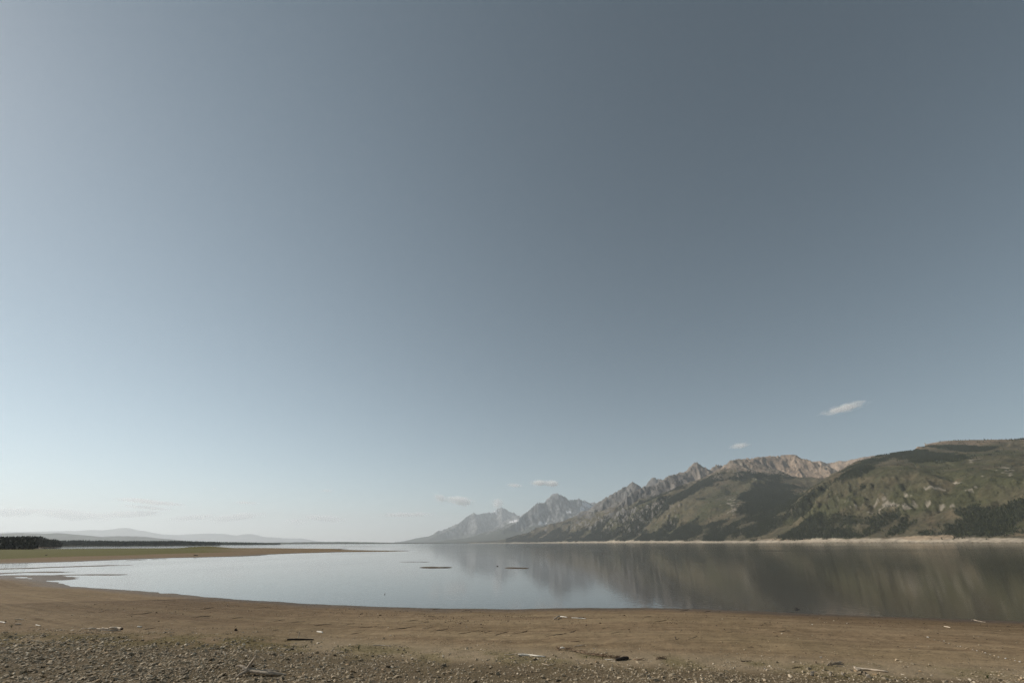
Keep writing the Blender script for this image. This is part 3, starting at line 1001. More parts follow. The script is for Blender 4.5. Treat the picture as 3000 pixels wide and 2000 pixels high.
def stone_cloud(name, pos, size, tone, mat, tilt=.45):
    V, F, T = [], [], []
    base = 0
    n = len(pos)
    which = rng.integers(0, len(SHAPES), n)
    for k, (v, f) in enumerate(SHAPES):
        idx = np.nonzero(which == k)[0]
        m = len(idx)
        if not m:
            continue
        yaw = rng.random(m) * 6.283
        tx, ty = (rng.random(m) - .5) * 2 * tilt, (rng.random(m) - .5) * 2 * tilt
        q = v[None] * size[idx][:, None, None] * (.85 + .3 * rng.random((m, 1, 3)))
        c, s = np.cos(tx)[:, None], np.sin(tx)[:, None]
        q = np.stack([q[..., 0], q[..., 1] * c - q[..., 2] * s, q[..., 1] * s + q[..., 2] * c], -1)
        c, s = np.cos(ty)[:, None], np.sin(ty)[:, None]
        q = np.stack([q[..., 0] * c + q[..., 2] * s, q[..., 1], -q[..., 0] * s + q[..., 2] * c], -1)
        c, s = np.cos(yaw)[:, None], np.sin(yaw)[:, None]
        q = np.stack([q[..., 0] * c - q[..., 1] * s, q[..., 0] * s + q[..., 1] * c, q[..., 2]], -1)
        q = q + pos[idx][:, None, :]
        V.append(q.reshape(-1, 3))
        F.append((np.arange(m)[:, None, None] * len(v) + f[None] + base).reshape(-1, 3))
        T.append(np.repeat(tone[idx], len(v)))
        base += m * len(v)
    me = mesh_np(name, np.concatenate(V), np.concatenate(F), mat, False)
    float_attr(me, 'tone', np.concatenate(T))
    return me


def polar_scatter(n, D0, D1, a0=-54, a1=54):
    D = np.sqrt(rng.random(n) * (D1 * D1 - D0 * D0) + D0 * D0)
    a = np.radians(a0 + (a1 - a0) * rng.random(n))
    x, y = D * np.sin(a), D * np.cos(a)
    return x, y, ground_z(x, y)


def cobbles():
    x, y, z = polar_scatter(440000, 9.0, 41)
    dep, px, py = cobble_depth(x, y, z)
    n1 = fbm(x * .9, y * .9, 200, 4)
    prob = sstep(-26, 46, dep + (n1 - .5) * 90) * (.6 + .4 * sstep(.38, .55, fbm(x * .45, y * .45, 210, 3)))
    keep = (rng.random(len(x)) < prob * .54) & (px > -220) & (px < 3220) & (py < 2100) & (y > 3)
    x, y, z = x[keep], y[keep], z[keep]
    n = len(x)
    size = .028 * np.exp(rng.normal(0, .62, n)) * np.interp(bearing_px(np.stack([x, y, z], -1))[0], [0, 700, 1300, 3000], [1.5, 1.3, .95, .85])
    size = np.clip(size, .010, .15)
    tone = np.clip(rng.normal(.66, .25, n), 0, 1)
    pos = np.stack([x, y, z + size * rng.uniform(-.12, .22, n)], -1)
    # the largest in view become things of their own
    qx, qy = bearing_px(pos)
    seen = (qx > 5) & (qx < 2995) & (qy < 1996) & (qy > 1000)
    big = np.argsort(-(size / np.hypot(x, y)) * seen)[:280]
    rest = np.ones(n, bool)
    rest[big] = False
    me = stone_cloud('gravel', pos[rest], size[rest], tone[rest], M['gravel'])
    link('gravel', me, label='grey and buff cobbles and gravel covering the near bank', cat='gravel', kind='stuff')
    shapes = [mesh_np('stone', v, f, M['stone'], False) for v, f in SHAPES]
    for i in big:
        o = link('stone', shapes[random.randrange(len(shapes))], label='larger grey-brown stone lying among the gravel of the near bank', cat='stone', group='larger stones among the gravel')
        o.location = pos[i]
        s = size[i]
        o.scale = (s * random.uniform(.85, 1.2), s * random.uniform(.8, 1.1), s * random.uniform(.8, 1.2))
        o.rotation_euler = (random.uniform(-.5, .5), random.uniform(-.5, .5), random.uniform(0, 6.28))


cobbles()


def pebbles():
    x, y, z = polar_scatter(52000, 16, 52)
    dep, px, py = cobble_depth(x, y, z)
    sd = shore_sd(x, y)
    drift = np.exp(-((dep + 28) / 20) ** 2) * (.5 + .9 * (px > 2000)) + .10 * np.exp(-((dep + 70) / 40) ** 2) + .022
    clump = sstep(.45, .7, fbm(x * .8, y * .8, 222, 3)) + .12
    keep = (rng.random(len(x)) < drift * clump * 1.5) & (sd > 1.0)
    x, y, z = x[keep], y[keep], z[keep]
    n = len(x)
    size = np.clip(.020 * np.exp(rng.normal(0, .5, n)), .009, .09)
    me = stone_cloud('pebbles', np.stack([x, y, z + size * .2], -1), size, np.clip(rng.normal(.74, .22, n), 0, 1), M['gravel'], .3)
    link('pebbles', me, label='loose pebbles and chips sprinkled over the bare mud', cat='pebbles', kind='stuff')
    # dark crumbs of mud and wood along the former water lines
    x, y, z = polar_scatter(90000, 22, 56)
    px, py = bearing_px(np.stack([x, y, z], -1))
    line = np.interp(px, [0, 700, 1100, 1500, 1900, 2300, 3000], [1772, 1786, 1797, 1812, 1816, 1822, 1838])
    patch = blob(px, py, [(1030, 1793, 70, 9, 6, 1.), (1270, 1808, 120, 9, 6, 1.), (1440, 1812, 90, 10, 0, 1.1), (1690, 1826, 60, 7, 3, .8), (1560, 1806, 60, 7, 3, .8), (1970, 1820, 70, 7, 0, .7), (2120, 1822, 60, 7, 0, .6)])
    w = np.exp(-((py - line) / 14) ** 2) * .14 + .75 * patch + .05
    keep = (rng.random(len(x)) < w * sstep(.42, .62, fbm(x * .9, y * .9, 230, 3)) * .85) & (shore_sd(x, y) > .8)
    x, y, z = x[keep], y[keep], z[keep]
    n = len(x)
    size = np.clip(.026 * np.exp(rng.normal(0, .5, n)), .010, .11)
    me = stone_cloud('mud_crumbs', np.stack([x, y, z + size * .2], -1), size, rng.random(n), M['clod_and_shade'], .5)
    link('mud_crumbs', me, label='dark crumbs of mud and rotten wood strewn along old waterlines', cat='debris', kind='stuff')


pebbles()


# ------------------------------------------------------------------ grass
def grass():
    x, y, z = polar_scatter(120000, 11, 42)
    dep, px, py = cobble_depth(x, y, z)
    nz = fbm(x * .6, y * .6, 61, 4)
    w = sstep(-30, -8, dep) * (1 - .9 * sstep(0, 34, dep)) * sstep(.44, .62, nz + .08 * (px < 1300)) + .10 * sstep(-10, 10, dep) * sstep(.5, .65, nz)
    keep = rng.random(len(x)) < w * .26
    x, y, z = x[keep], y[keep], z[keep]
    n, k = len(x), 6
    a = rng.random((n, k)) * 6.283
    h = (.022 + .03 * rng.random((n, k))) * (1 + .8 * (rng.random((n, 1)) < .08))
    off = rng.normal(0, .03, (n, k, 2))
    bx, by = x[:, None] + off[..., 0], y[:, None] + off[..., 1]
    wv = .006
    lean = .6 * h
    tri = np.stack([np.stack([bx - np.sin(a) * wv, by + np.cos(a) * wv, z[:, None] - .004 + 0 * a], -1),
                    np.stack([bx + np.sin(a) * wv, by - np.cos(a) * wv, z[:, None] - .004 + 0 * a], -1),
                    np.stack([bx + np.cos(a) * lean, by + np.sin(a) * lean, z[:, None] + h], -1)], 2)
    v = tri.reshape(-1, 3)
    f = np.arange(len(v)).reshape(-1, 3)
    me = mesh_np('grass', v, f, M['grass'], False)
    t = np.clip(rng.normal(.4, .3, (n, 1)), 0, 1)
    c = np.array((.060, .064, .022)) * (1 - t) + np.array((.16, .135, .058)) * t
    c = np.where(rng.random((n, 1)) < .03, np.array((.20, .09, .045)), c)
    color_attr(me, 'albedo', np.repeat(c, k * 3, 0))
    link('grass', me, label='sparse short grass between the cobbles and along their edge', cat='grass', kind='stuff')


grass()


# ------------------------------------------------------------------ driftwood
def spot(px, py, by):
    """World point seen at (px, py) standing over the ground point seen at (px, by); and metres per photograph pixel."""
    g = ground_hit(px, by)
    D = math.hypot(g[0], g[1])
    d = ray(px, py)
    t = D / math.hypot(d[0], d[1])
    return EYE + d * t, t / FPX


def tube(pts, rad, seed, n=9, rough=.16, sub=4):
    """Irregular tapering limb along points; returns vertices, faces and grain coordinates."""
    r = np.random.default_rng(seed)
    pts, rad = np.asarray(pts, float), np.asarray(rad, float)
    t = np.linspace(0, len(pts) - 1, (len(pts) - 1) * sub + 1)
    c = np.stack([np.interp(t, np.arange(len(pts)), pts[:, i]) for i in range(3)], -1)
    if len(c) > 4:
        c[1:-1] = .25 * c[:-2] + .5 * c[1:-1] + .25 * c[2:]
    q = np.interp(t, np.arange(len(pts)), rad)
    ln = np.concatenate([[0], np.cumsum(np.linalg.norm(np.diff(c, axis=0), axis=1))])
    tan = np.gradient(c, axis=0)
    tan /= np.linalg.norm(tan, axis=1)[:, None] + 1e-9
    up = np.where(np.abs(tan[:, 2:3]) > .9, np.array([[1., 0, 0]]), np.array([[0, 0, 1.]]))
    s = np.cross(tan, up)
    s /= np.linalg.norm(s, axis=1)[:, None] + 1e-9
    u = np.cross(s, tan)
    a = np.arange(n) / n * 2 * math.pi
    lobes = 1 + rough * (np.sin(a * 2 + r.random() * 6)[None] * .7 + np.sin(a * 3 + r.random() * 6)[None] * .5 + r.normal(0, .45, (len(c), n)))
    R = q[:, None] * lobes
    v = c[:, None] + s[:, None] * (np.cos(a)[None, :, None] * R[..., None]) + u[:, None] * (np.sin(a)[None, :, None] * R[..., None])
    v = v + tan[:, None] * (r.normal(0, .18, (len(c), n, 1)) * q[:, None, None])
    g = np.stack([np.broadcast_to(ln[:, None], R.shape), np.cos(a)[None] * R, np.sin(a)[None] * R], -1)
    verts = np.concatenate([v.reshape(-1, 3), c[:1] - tan[:1] * q[0] * .3, c[-1:] + tan[-1:] * q[-1] * .3])
    grain = np.concatenate([g.reshape(-1, 3), [[0, 0, 0]], [[ln[-1], 0, 0]]]) + r.random(3) * 9
    f = [list(x) for x in grid_faces(len(c), n, True)]
    L = len(v.reshape(-1, 3))
    f += [[L, (i + 1) % n, i] for i in range(n)]
    o = (len(c) - 1) * n
    f += [[L + 1, o + i, o + (i + 1) % n] for i in range(n)]
    return verts, f, grain


def limb_mesh(name, parts, mat):
    V, F, G, b = [], [], [], 0
    for v, f, g in parts:
        V.append(v)
        G.append(g)
        F += [[i + b for i in q] for q in f]
        b += len(v)
    me = mesh_np(name, np.concatenate(V), F, mat, True)
    a = me.attributes.new('grain', 'FLOAT_VECTOR', 'POINT')
    a.data.foreach_set('vector', np.concatenate(G).astype(np.float32).ravel())
    bm = bmesh.new()
    bm.from_mesh(me)
    bmesh.ops.recalc_face_normals(bm, faces=bm.faces)
    bm.to_mesh(me)
    bm.free()
    return me


def limb(spec, seed, n=9, rough=.16, sub=4):
    """spec: (photo x, photo y, photo y of the ground under it, radius in photo pixels)."""
    P, R = [], []
    for px, py, by, r in spec:
        p, m = spot(px, py, by)
        P.append(p)
        R.append(r * m)
    return tube(P, R, seed, n, rough, sub)


def drift(name, label, cat, mat, main, branches=(), seed=1, group=None, part='branch', bmat=None, n=9):
    o = link(name, limb_mesh(name, [limb(main, seed, n)], M[mat]), label=label, cat=cat, group=group)
    for i, b in enumerate(branches):
        link(part, limb_mesh(part, [limb(b, seed + 10 + i, 7)], M[bmat or mat]), o)
    return o


def driftwood():
    # the forked root log among the cobbles
    drift('driftwood_log', 'forked weathered root log with an upright spike among the cobbles', 'driftwood', 'wood_grey',
          [(712, 1957, 1977, 4.5), (722, 1960, 1977, 6.8), (737, 1963, 1977, 6.8), (752, 1966, 1978, 5.6), (768, 1968, 1979, 6.2), (788, 1970, 1980, 6.8), (808, 1972, 1979, 4.8), (826, 1973.5, 1977, 3.0), (839, 1974.5, 1977, 1.4)],
          [[(725, 1960, 1977, 6.4), (731, 1949, 1977, 5.0), (737, 1940, 1977, 4.2), (743, 1931, 1977, 3.2), (749, 1919, 1977, 1.2)],
           [(722, 1960, 1977, 6.2), (713, 1954, 1976, 5.4), (703, 1949.5, 1975, 3.8), (690, 1950.5, 1974, 1.3)],
           [(726, 1964, 1978, 5.0), (714, 1969, 1980, 4.2), (703, 1974, 1982, 3.4), (693, 1982, 1985, 2.2)],
           [(722, 1962, 1978, 4.2), (712, 1961.5, 1979, 2.6), (705, 1963, 1979, 1.0)],
           [(764, 1963, 1979, 2.0), (778, 1960.5, 1979, 2.8), (796, 1961.5, 1979, 2.2), (815, 1963, 1977, .9)]], 11, n=12)
    drift('dark_beam', 'dark waterlogged beam lying flat with thin pale sticks standing behind', 'driftwood', 'wood_dark',
          [(841, 1871.5, 1874, 2.2), (862, 1871.5, 1874, 2.5), (885, 1871.8, 1874, 2.3), (908, 1872, 1874, 1.9), (919, 1872, 1874, 1.2)], seed=31)
    drift('upright_stick', 'thin pale stick standing upright behind the dark beam', 'stick', 'wood_pale', [(872, 1871, 1872, 1.4), (875, 1862, 1872, 1.4), (876, 1855, 1872, 1.2), (877, 1847, 1872, .8)], seed=33)
    drift('upright_stick', 'short twig standing upright near the end of the dark beam', 'stick', 'wood_brown', [(896, 1870, 1871, .5), (897, 1858, 1871, .35)], seed=34)
    drift('driftwood_scrap', 'short white scrap of wood on bare mud, right of the upright stick', 'driftwood', 'wood_white', [(929, 1848.5, 1850, 1.6), (937, 1850, 1851.5, 2.6), (945, 1851.5, 1853, 1.8)], seed=35)
    drift('broken_log', 'thick tan log end with dark hollow face above the cobbles', 'driftwood', 'wood_pale', [(322, 1837.5, 1842, 2.0), (332, 1838.5, 1843, 3.0), (345, 1839.5, 1843.5, 3.4), (356, 1841, 1844, 3.2)],
          [[(355, 1841, 1844, 2.9), (359, 1840.6, 1844, 2.2)]], 41, part='hollow_end', bmat='wood_dark')
    drift('broken_log', 'pale split log piece between the hollow log end and the thin tip', 'driftwood', 'wood_pale', [(298, 1839.5, 1842.5, 2.2), (308, 1840, 1842.5, 2.0), (319, 1841, 1843, 1.7)], seed=43)
    drift('broken_log', 'leftmost slender tan piece of the broken log on mud', 'driftwood', 'wood_pale', [(258, 1839, 1841, 1.0), (268, 1839.5, 1842, 2.0), (283, 1840, 1842, 1.5), (296, 1841, 1843, 1.0)], [[(238, 1840, 1841.5, .7), (250, 1840, 1841.5, .9), (260, 1840, 1841.5, .8)]], 45)
    drift('broken_log', 'flat grey root lying against the near side of the broken log', 'driftwood', 'wood_grey', [(296, 1844.5, 1846, 1.1), (320, 1845.5, 1847, 1.6), (345, 1845, 1847, 1.5), (354, 1846, 1847.5, 1.0)], seed=47)
    drift('driftwood_scrap', 'bright white flat scrap right of the broken log', 'driftwood', 'wood_white', [(403, 1834, 1836, 1.8), (409, 1835, 1836.5, 2.0), (415, 1835, 1836.5, 1.4)], seed=49)
    for i, (a, l) in enumerate([([(44, 1812.5, 1814, 1.0), (57, 1812.8, 1814, 1.3), (71, 1813.5, 1815, .8)], 'straight tan stick on mud near the left edge'),
                                ([(0, 1820, 1822, 1.2), (8, 1821.5, 1823, 1.6), (15, 1823.5, 1825, 1.2)], 'pale broken stick cut by the left edge'),
                                ([(44, 1827, 1829, 1.6), (55, 1827, 1829, 1.7), (64, 1826.5, 1829, .9)], 'short tan wood chunk beside the pale stones at left'),
                                ([(105, 1829, 1831, .9), (112, 1830.5, 1832, 1.2), (119, 1832, 1834, .8)], 'small whitish twig right of the tan wood chunk'),
                                ([(96, 1814, 1815, .6), (112, 1814, 1815, .9), (127, 1813.5, 1815, .5)], 'dark brown sliver of wood right of the straight tan stick')]):
        drift('driftwood_stick', l, 'stick', ['wood_pale', 'wood_white', 'wood_pale', 'wood_white', 'wood_brown'][i], a, seed=51 + i)
    drift('driftwood_log', 'slim bleached log with dark crooked branches at its left end', 'driftwood', 'wood_white', [(1519, 1917, 1920, 2.6), (1535, 1916.5, 1920, 2.8), (1552, 1917.5, 1920, 2.4), (1575, 1920, 1923, 2.0), (1597, 1922, 1924, 1.4)],
          [[(1478, 1915.5, 1918, .9), (1495, 1916.5, 1918, 1.0), (1508, 1914, 1918, 1.1), (1520, 1911.5, 1919, 1.1), (1535, 1913, 1919, .7)], [(1508, 1918, 1920, .8), (1520, 1919, 1921, 1.0), (1533, 1918, 1920, .6)]], 61, bmat='wood_grey')
    drift('driftwood_stick', 'bent pale stick lying in the cobbles below the bleached log', 'stick', 'wood_pale', [(1588, 1942, 1944, .7), (1597, 1945, 1947, .9), (1608, 1947, 1949, .9), (1619, 1945, 1947, .7), (1627, 1941, 1943, .4)], seed=63)
    drift('driftwood_stick', 'thin pale lath lying flat on mud above the cobble edge', 'stick', 'wood_pale', [(1092, 1888.6, 1890, 1.1), (1115, 1889, 1890.3, 1.3), (1145, 1890, 1891.5, 1.0)], seed=65)
    # uprooted dry bush, stretched along the strand
    twigs = []
    r = random.Random(5)
    spine = [(1632, 1902, 1905, 2.2), (1648, 1898.5, 1904, 2.6), (1664, 1900, 1905, 2.0), (1690, 1906, 1910, 2.2), (1720, 1914, 1918, 1.8), (1760, 1919, 1923, 1.5), (1800, 1924, 1927, 1.1), (1828, 1927, 1930, .6)]
    o = link('uprooted_bush', limb_mesh('uprooted_bush', [limb([(a, b, c, r_ * .5) for a, b, c, r_ in spine], 71)], M['wood_brown']), label='long uprooted bush of tangled brown twigs stretched along the strand', cat='brushwood')
    for i in range(150):
        t = r.uniform(0, 1)
        x0 = 1640 + 175 * t
        y0 = np.interp(x0, [s[0] for s in spine], [s[1] for s in spine])
        g0 = np.interp(x0, [s[0] for s in spine], [s[2] for s in spine])
        dx, dy = r.uniform(6, 26) * r.choice((-.4, 1, 1)), r.uniform(-9, 5)
        w = r.uniform(.4, .95)
        twigs.append(limb([(x0, y0, g0, w), (x0 + dx * .5, y0 + dy * .5 - r.uniform(-1, 2), g0 + .3, w * .8), (x0 + dx, y0 + dy, g0 + .6, w * .35)], 700 + i, 4, .1, 2))
    link('twigs', limb_mesh('twigs', twigs, M['wood_brown']), o, kind='stuff')
    link('root_wood', limb_mesh('root_wood', [limb([(1641, 1897, 1904, 2.4), (1648, 1896, 1904, 2.6), (1654, 1897.5, 1904, 1.6)], 72)], M['wood_white']), o)
    rt = [limb([(1646, 1899, 1904, .9), (1640 - r.uniform(0, 6), 1897 + r.uniform(-4, 4), 1904, .6), (1634 - r.uniform(0, 10), 1898 + r.uniform(-8, 6), 1904, .25)], 800 + i, 4, .1, 2) for i in range(16)]
    link('roots', limb_mesh('roots', rt, M['wood_brown']), o, kind='stuff')
    drift('charred_log', 'short thick charred black log at the end of the uprooted bush', 'driftwood', 'wood_dark', [(1804, 1931, 1934.5, 2.6), (1815, 1929, 1933, 3.6), (1828, 1926.5, 1931, 3.8), (1838, 1925.5, 1930, 3.8), (1842, 1926, 1930, 2.6)], seed=73)
    drift('driftwood_stick', 'little pale stick just left of the charred log', 'stick', 'wood_white', [(1772, 1930, 1931.5, .8), (1783, 1931, 1932, 1.1), (1797, 1931, 1932.5, .8)], seed=75)
    drift('driftwood_stick', 'knobbly brown branch lying right of the charred log', 'stick', 'wood_brown', [(1856, 1929, 1931, .8), (1866, 1931, 1933, 1.2), (1876, 1930, 1932.5, 1.3), (1888, 1927, 1932, .7)], seed=77)

    def brush(cx, cy, w, h, label, n, seed, mat='wood_brown'):
        q = random.Random(seed)
        g = cy + h * .5
        b = link('brushwood', limb_mesh('brushwood', [limb([(cx - w * .5, cy + h * .3, g, 1.0), (cx, cy + h * .15, g, 1.3), (cx + w * .5, cy + h * .3, g, .8)], seed)], M[mat]), label=label, cat='brushwood')
        tw = []
        for i in range(n):
            x0, x1 = cx + q.uniform(-.5, .5) * w, cx + q.uniform(-.6, .6) * w
            tw.append(limb([(x0, cy + q.uniform(0, .5) * h, g, q.uniform(.4, .9)), ((x0 + x1) / 2, cy + q.uniform(-.6, .3) * h, g, .6), (x1, cy + q.uniform(-.7, .5) * h, g, .25)], seed * 50 + i, 4, .1, 2))
        link('twigs', limb_mesh('twigs', tw, M[mat]), b, kind='stuff')
    brush(1936, 1926, 30, 9, 'small tangle of dark twigs right of the knobbly branch', 26, 81)
    brush(2448, 1942, 52, 16, 'loose heap of dark sticks between the round tan stones and the bleached log', 24, 83, 'wood_grey')
    drift('driftwood_log', 'bleached log with flared root end beside the stick heap', 'driftwood', 'wood_pale', [(2503, 1955, 1961, 3.6), (2511, 1957, 1961.5, 3.2), (2526, 1958, 1962, 3.0), (2548, 1959.5, 1963, 2.5), (2572, 1962.5, 1966, 2.4), (2590, 1965, 1968, 2.3), (2602, 1966.5, 1969, 1.3)],
          [[(2508, 1956, 1961, 2.6), (2504, 1951.5, 1960, 1.6), (2500, 1950, 1960, .8)], [(2507, 1958, 1962, 2.6), (2513, 1961, 1963, 1.8), (2520, 1960.5, 1963, 1.0)]], 91)
    drift('driftwood_stick', 'dark flat stick left of the round tan stones', 'stick', 'wood_dark', [(2320, 1956, 1957.5, .7), (2333, 1953.5, 1955, 1.0), (2352, 1951.5, 1953, .6)], seed=93)
    drift('driftwood_stick', 'dark twig in the open mud left of centre of the stony strand', 'stick', 'wood_dark', [(2170, 1935.5, 1937, .7), (2185, 1935.5, 1937, 1.0), (2202, 1933.5, 1935, .5)], seed=95)
    # sticks near the waterline
    drift('root_snag', 'gnarled dark root clump near the waterline', 'driftwood', 'wood_grey', [(1622, 1813, 1814.5, 1.2), (1628, 1810, 1814, 1.8), (1633, 1805.5, 1811, 1.6), (1640, 1804, 1808, 1.2)],
          [[(1628, 1809, 1813, 1.2), (1632, 1812, 1814, 1.0), (1634, 1814, 1815, .5)], [(1627, 1808, 1813, 1.0), (1623, 1807, 1813, .7)], [(1630, 1806, 1811, .9), (1637, 1802.5, 1809, .6), (1643, 1801.5, 1808, .3)]], 101)
    drift('driftwood_stick', 'straight bright stick lying right of the gnarled root', 'stick', 'wood_white', [(1639, 1804.5, 1806, 1.2), (1650, 1805.5, 1807, 1.4), (1662, 1807, 1808.3, 1.0)], seed=103)
    drift('driftwood_stick', 'long bright stick, rightmost of the pair near the waterline', 'stick', 'wood_white', [(1675, 1808.3, 1809.5, .8), (1690, 1809.3, 1810.5, 1.2), (1705, 1810.2, 1811.4, 1.1), (1717, 1811, 1812, .7)], [[(1694, 1807.3, 1809, .6), (1705, 1808.2, 1809.5, .8), (1712, 1807.6, 1809, .5)]], 105, bmat='wood_dark')
    drift('driftwood_stick', 'pale peg of wood on wet mud at the right', 'stick', 'wood_pale', [(2766, 1833.2, 1834.6, .9), (2775, 1835, 1836.4, 1.2), (2784, 1837, 1838.4, .9)], seed=107)
    drift('driftwood_stick', 'grey branch half in the water at the right shore', 'stick', 'wood_grey', [(2846, 1815, 1816.5, .7), (2854, 1814.5, 1816.5, 1.1), (2864, 1817.5, 1819, .9), (2876, 1820, 1821, .8), (2888, 1821.5, 1822.5, .5)], seed=109)
    drift('driftwood_stick', 'short dark stick with pale knot above the uprooted bush', 'stick', 'wood_brown', [(1670, 1877.5, 1879, .7), (1684, 1877.5, 1879, 1.1), (1697, 1877, 1878.5, .8)], seed=111)
    drift('driftwood_stick', 'twisted tan root piece right above the uprooted bush', 'stick', 'wood_pale', [(1682, 1891.5, 1893, .8), (1695, 1889.5, 1892, 1.4), (1704, 1889, 1892, 1.2), (1712, 1888, 1890.5, .8)], seed=113)
    drift('water_snag', 'tiny dark stub poking out of the open water near the centre', 'snag', 'wood_dark', [(1127, 1739.6, 1740, 1.0), (1127.6, 1738.4, 1740, 1.0), (1128.2, 1737.4, 1740, .6)], seed=115)
    drift('water_snag', 'tiny dark speck of a stub between the two mud islets', 'snag', 'wood_dark', [(1455, 1657.4, 1658, .8), (1458, 1657, 1658, .9), (1460, 1657.6, 1658, .5)], seed=117)
    drift('driftwood_log', 'small dark log stranded on the sand across the bay', 'driftwood', 'wood_dark', [(568, 1626, 1627, .9), (574, 1625.4, 1627, 1.3), (580, 1626.4, 1627.4, .7)], seed=119)
    drift('driftwood_log', 'dark stranded lump at the lower edge of the far meadow', 'driftwood', 'wood_dark', [(133, 1625.3, 1626.2, .8), (135.5, 1624.7, 1626, 1.2), (138, 1625.2, 1626, .7)], seed=121)


driftwood()


# low wave-cut steps in drying mud, coloured dark for their shade
def mud_steps():
    steps = [[(1048, 1838), (1080, 1836.5), (1105, 1834)], [(1136, 1844), (1165, 1841), (1195, 1838), (1218, 1833)], [(1258, 1850), (1285, 1846), (1312, 1841)], [(1342, 1855), (1372, 1852), (1402, 1846)],
             [(1405, 1857), (1425, 1851), (1442, 1847)], [(1452, 1859), (1475, 1853), (1492, 1849)], [(1500, 1856), (1530, 1852), (1545, 1846)], [(1600, 1863), (1625, 1860), (1655, 1855), (1678, 1850), (1688, 1845)],
             [(920, 1831), (950, 1828.5), (972, 1826.5)], [(830, 1824), (865, 1822), (895, 1820)], [(800, 1819), (822, 1816.5)], [(1018, 1828), (1040, 1825)], [(560, 1808), (590, 1805), (618, 1803)], [(370, 1801), (400, 1799), (428, 1796.5)],
             [(680, 1811), (700, 1808.5), (712, 1808)], [(1972, 1856), (1978, 1864), (1981, 1873), (1990, 1868)], [(2016, 1872), (2030, 1868), (2042, 1862)], [(745, 1781), (770, 1779.5), (795, 1779)], [(445, 1757), (480, 1757.5), (515, 1758.5)], [(260, 1793), (278, 1792)]]
    q = random.Random(77)
    for _ in range(26):
        a, b, w = q.uniform(250, 2300), q.uniform(1782, 1858), q.uniform(14, 40)
        steps.append([(a, b), (a + w * .5, b - w * q.uniform(.03, .10)), (a + w, b - w * q.uniform(.12, .2))])
    for i, s in enumerate(steps):
        spec = [(a, b - .2, b, .35 if k in (0, len(s) - 1) else .85) for k, (a, b) in enumerate(s)]
        link('mud_step', limb_mesh('mud_step', [limb(spec, 900 + i, 6, .5, 6)], M['clod_and_shade']), GROUND)


mud_steps()


# ------------------------------------------------------------------ single stones
def single_stone(px, by, wpx, mat, label, k, tall=1.0, group=None, tilt=(0, 0)):
    g = ground_hit(px, by)
    d = ray(px, by)
    m = math.hypot(g[0], g[1]) / math.hypot(d[0], d[1]) / FPX
    v, f = SHAPES[k % len(SHAPES)]
    bm = bmesh.new()
    vs = [bm.verts.new(q) for q in v]
    for t in f:
        bm.faces.new([vs[i] for i in t])
    bmesh.ops.subdivide_edges(bm, edges=bm.edges, cuts=1, use_grid_fill=True, smooth=.55)
    me = bpy.data.meshes.new('stone')
    bm.to_mesh(me)
    bm.free()
    me.materials.append(M[mat])
    o = link('stone', me, label=label, cat='stone', group=group)
    s = wpx * .5 * m
    o.location = (g[0], g[1], g[2] + s * .25 * tall)
    o.scale = (s, s, s * tall)
    o.rotation_euler = (tilt[0], tilt[1], k * 1.3)
    return o


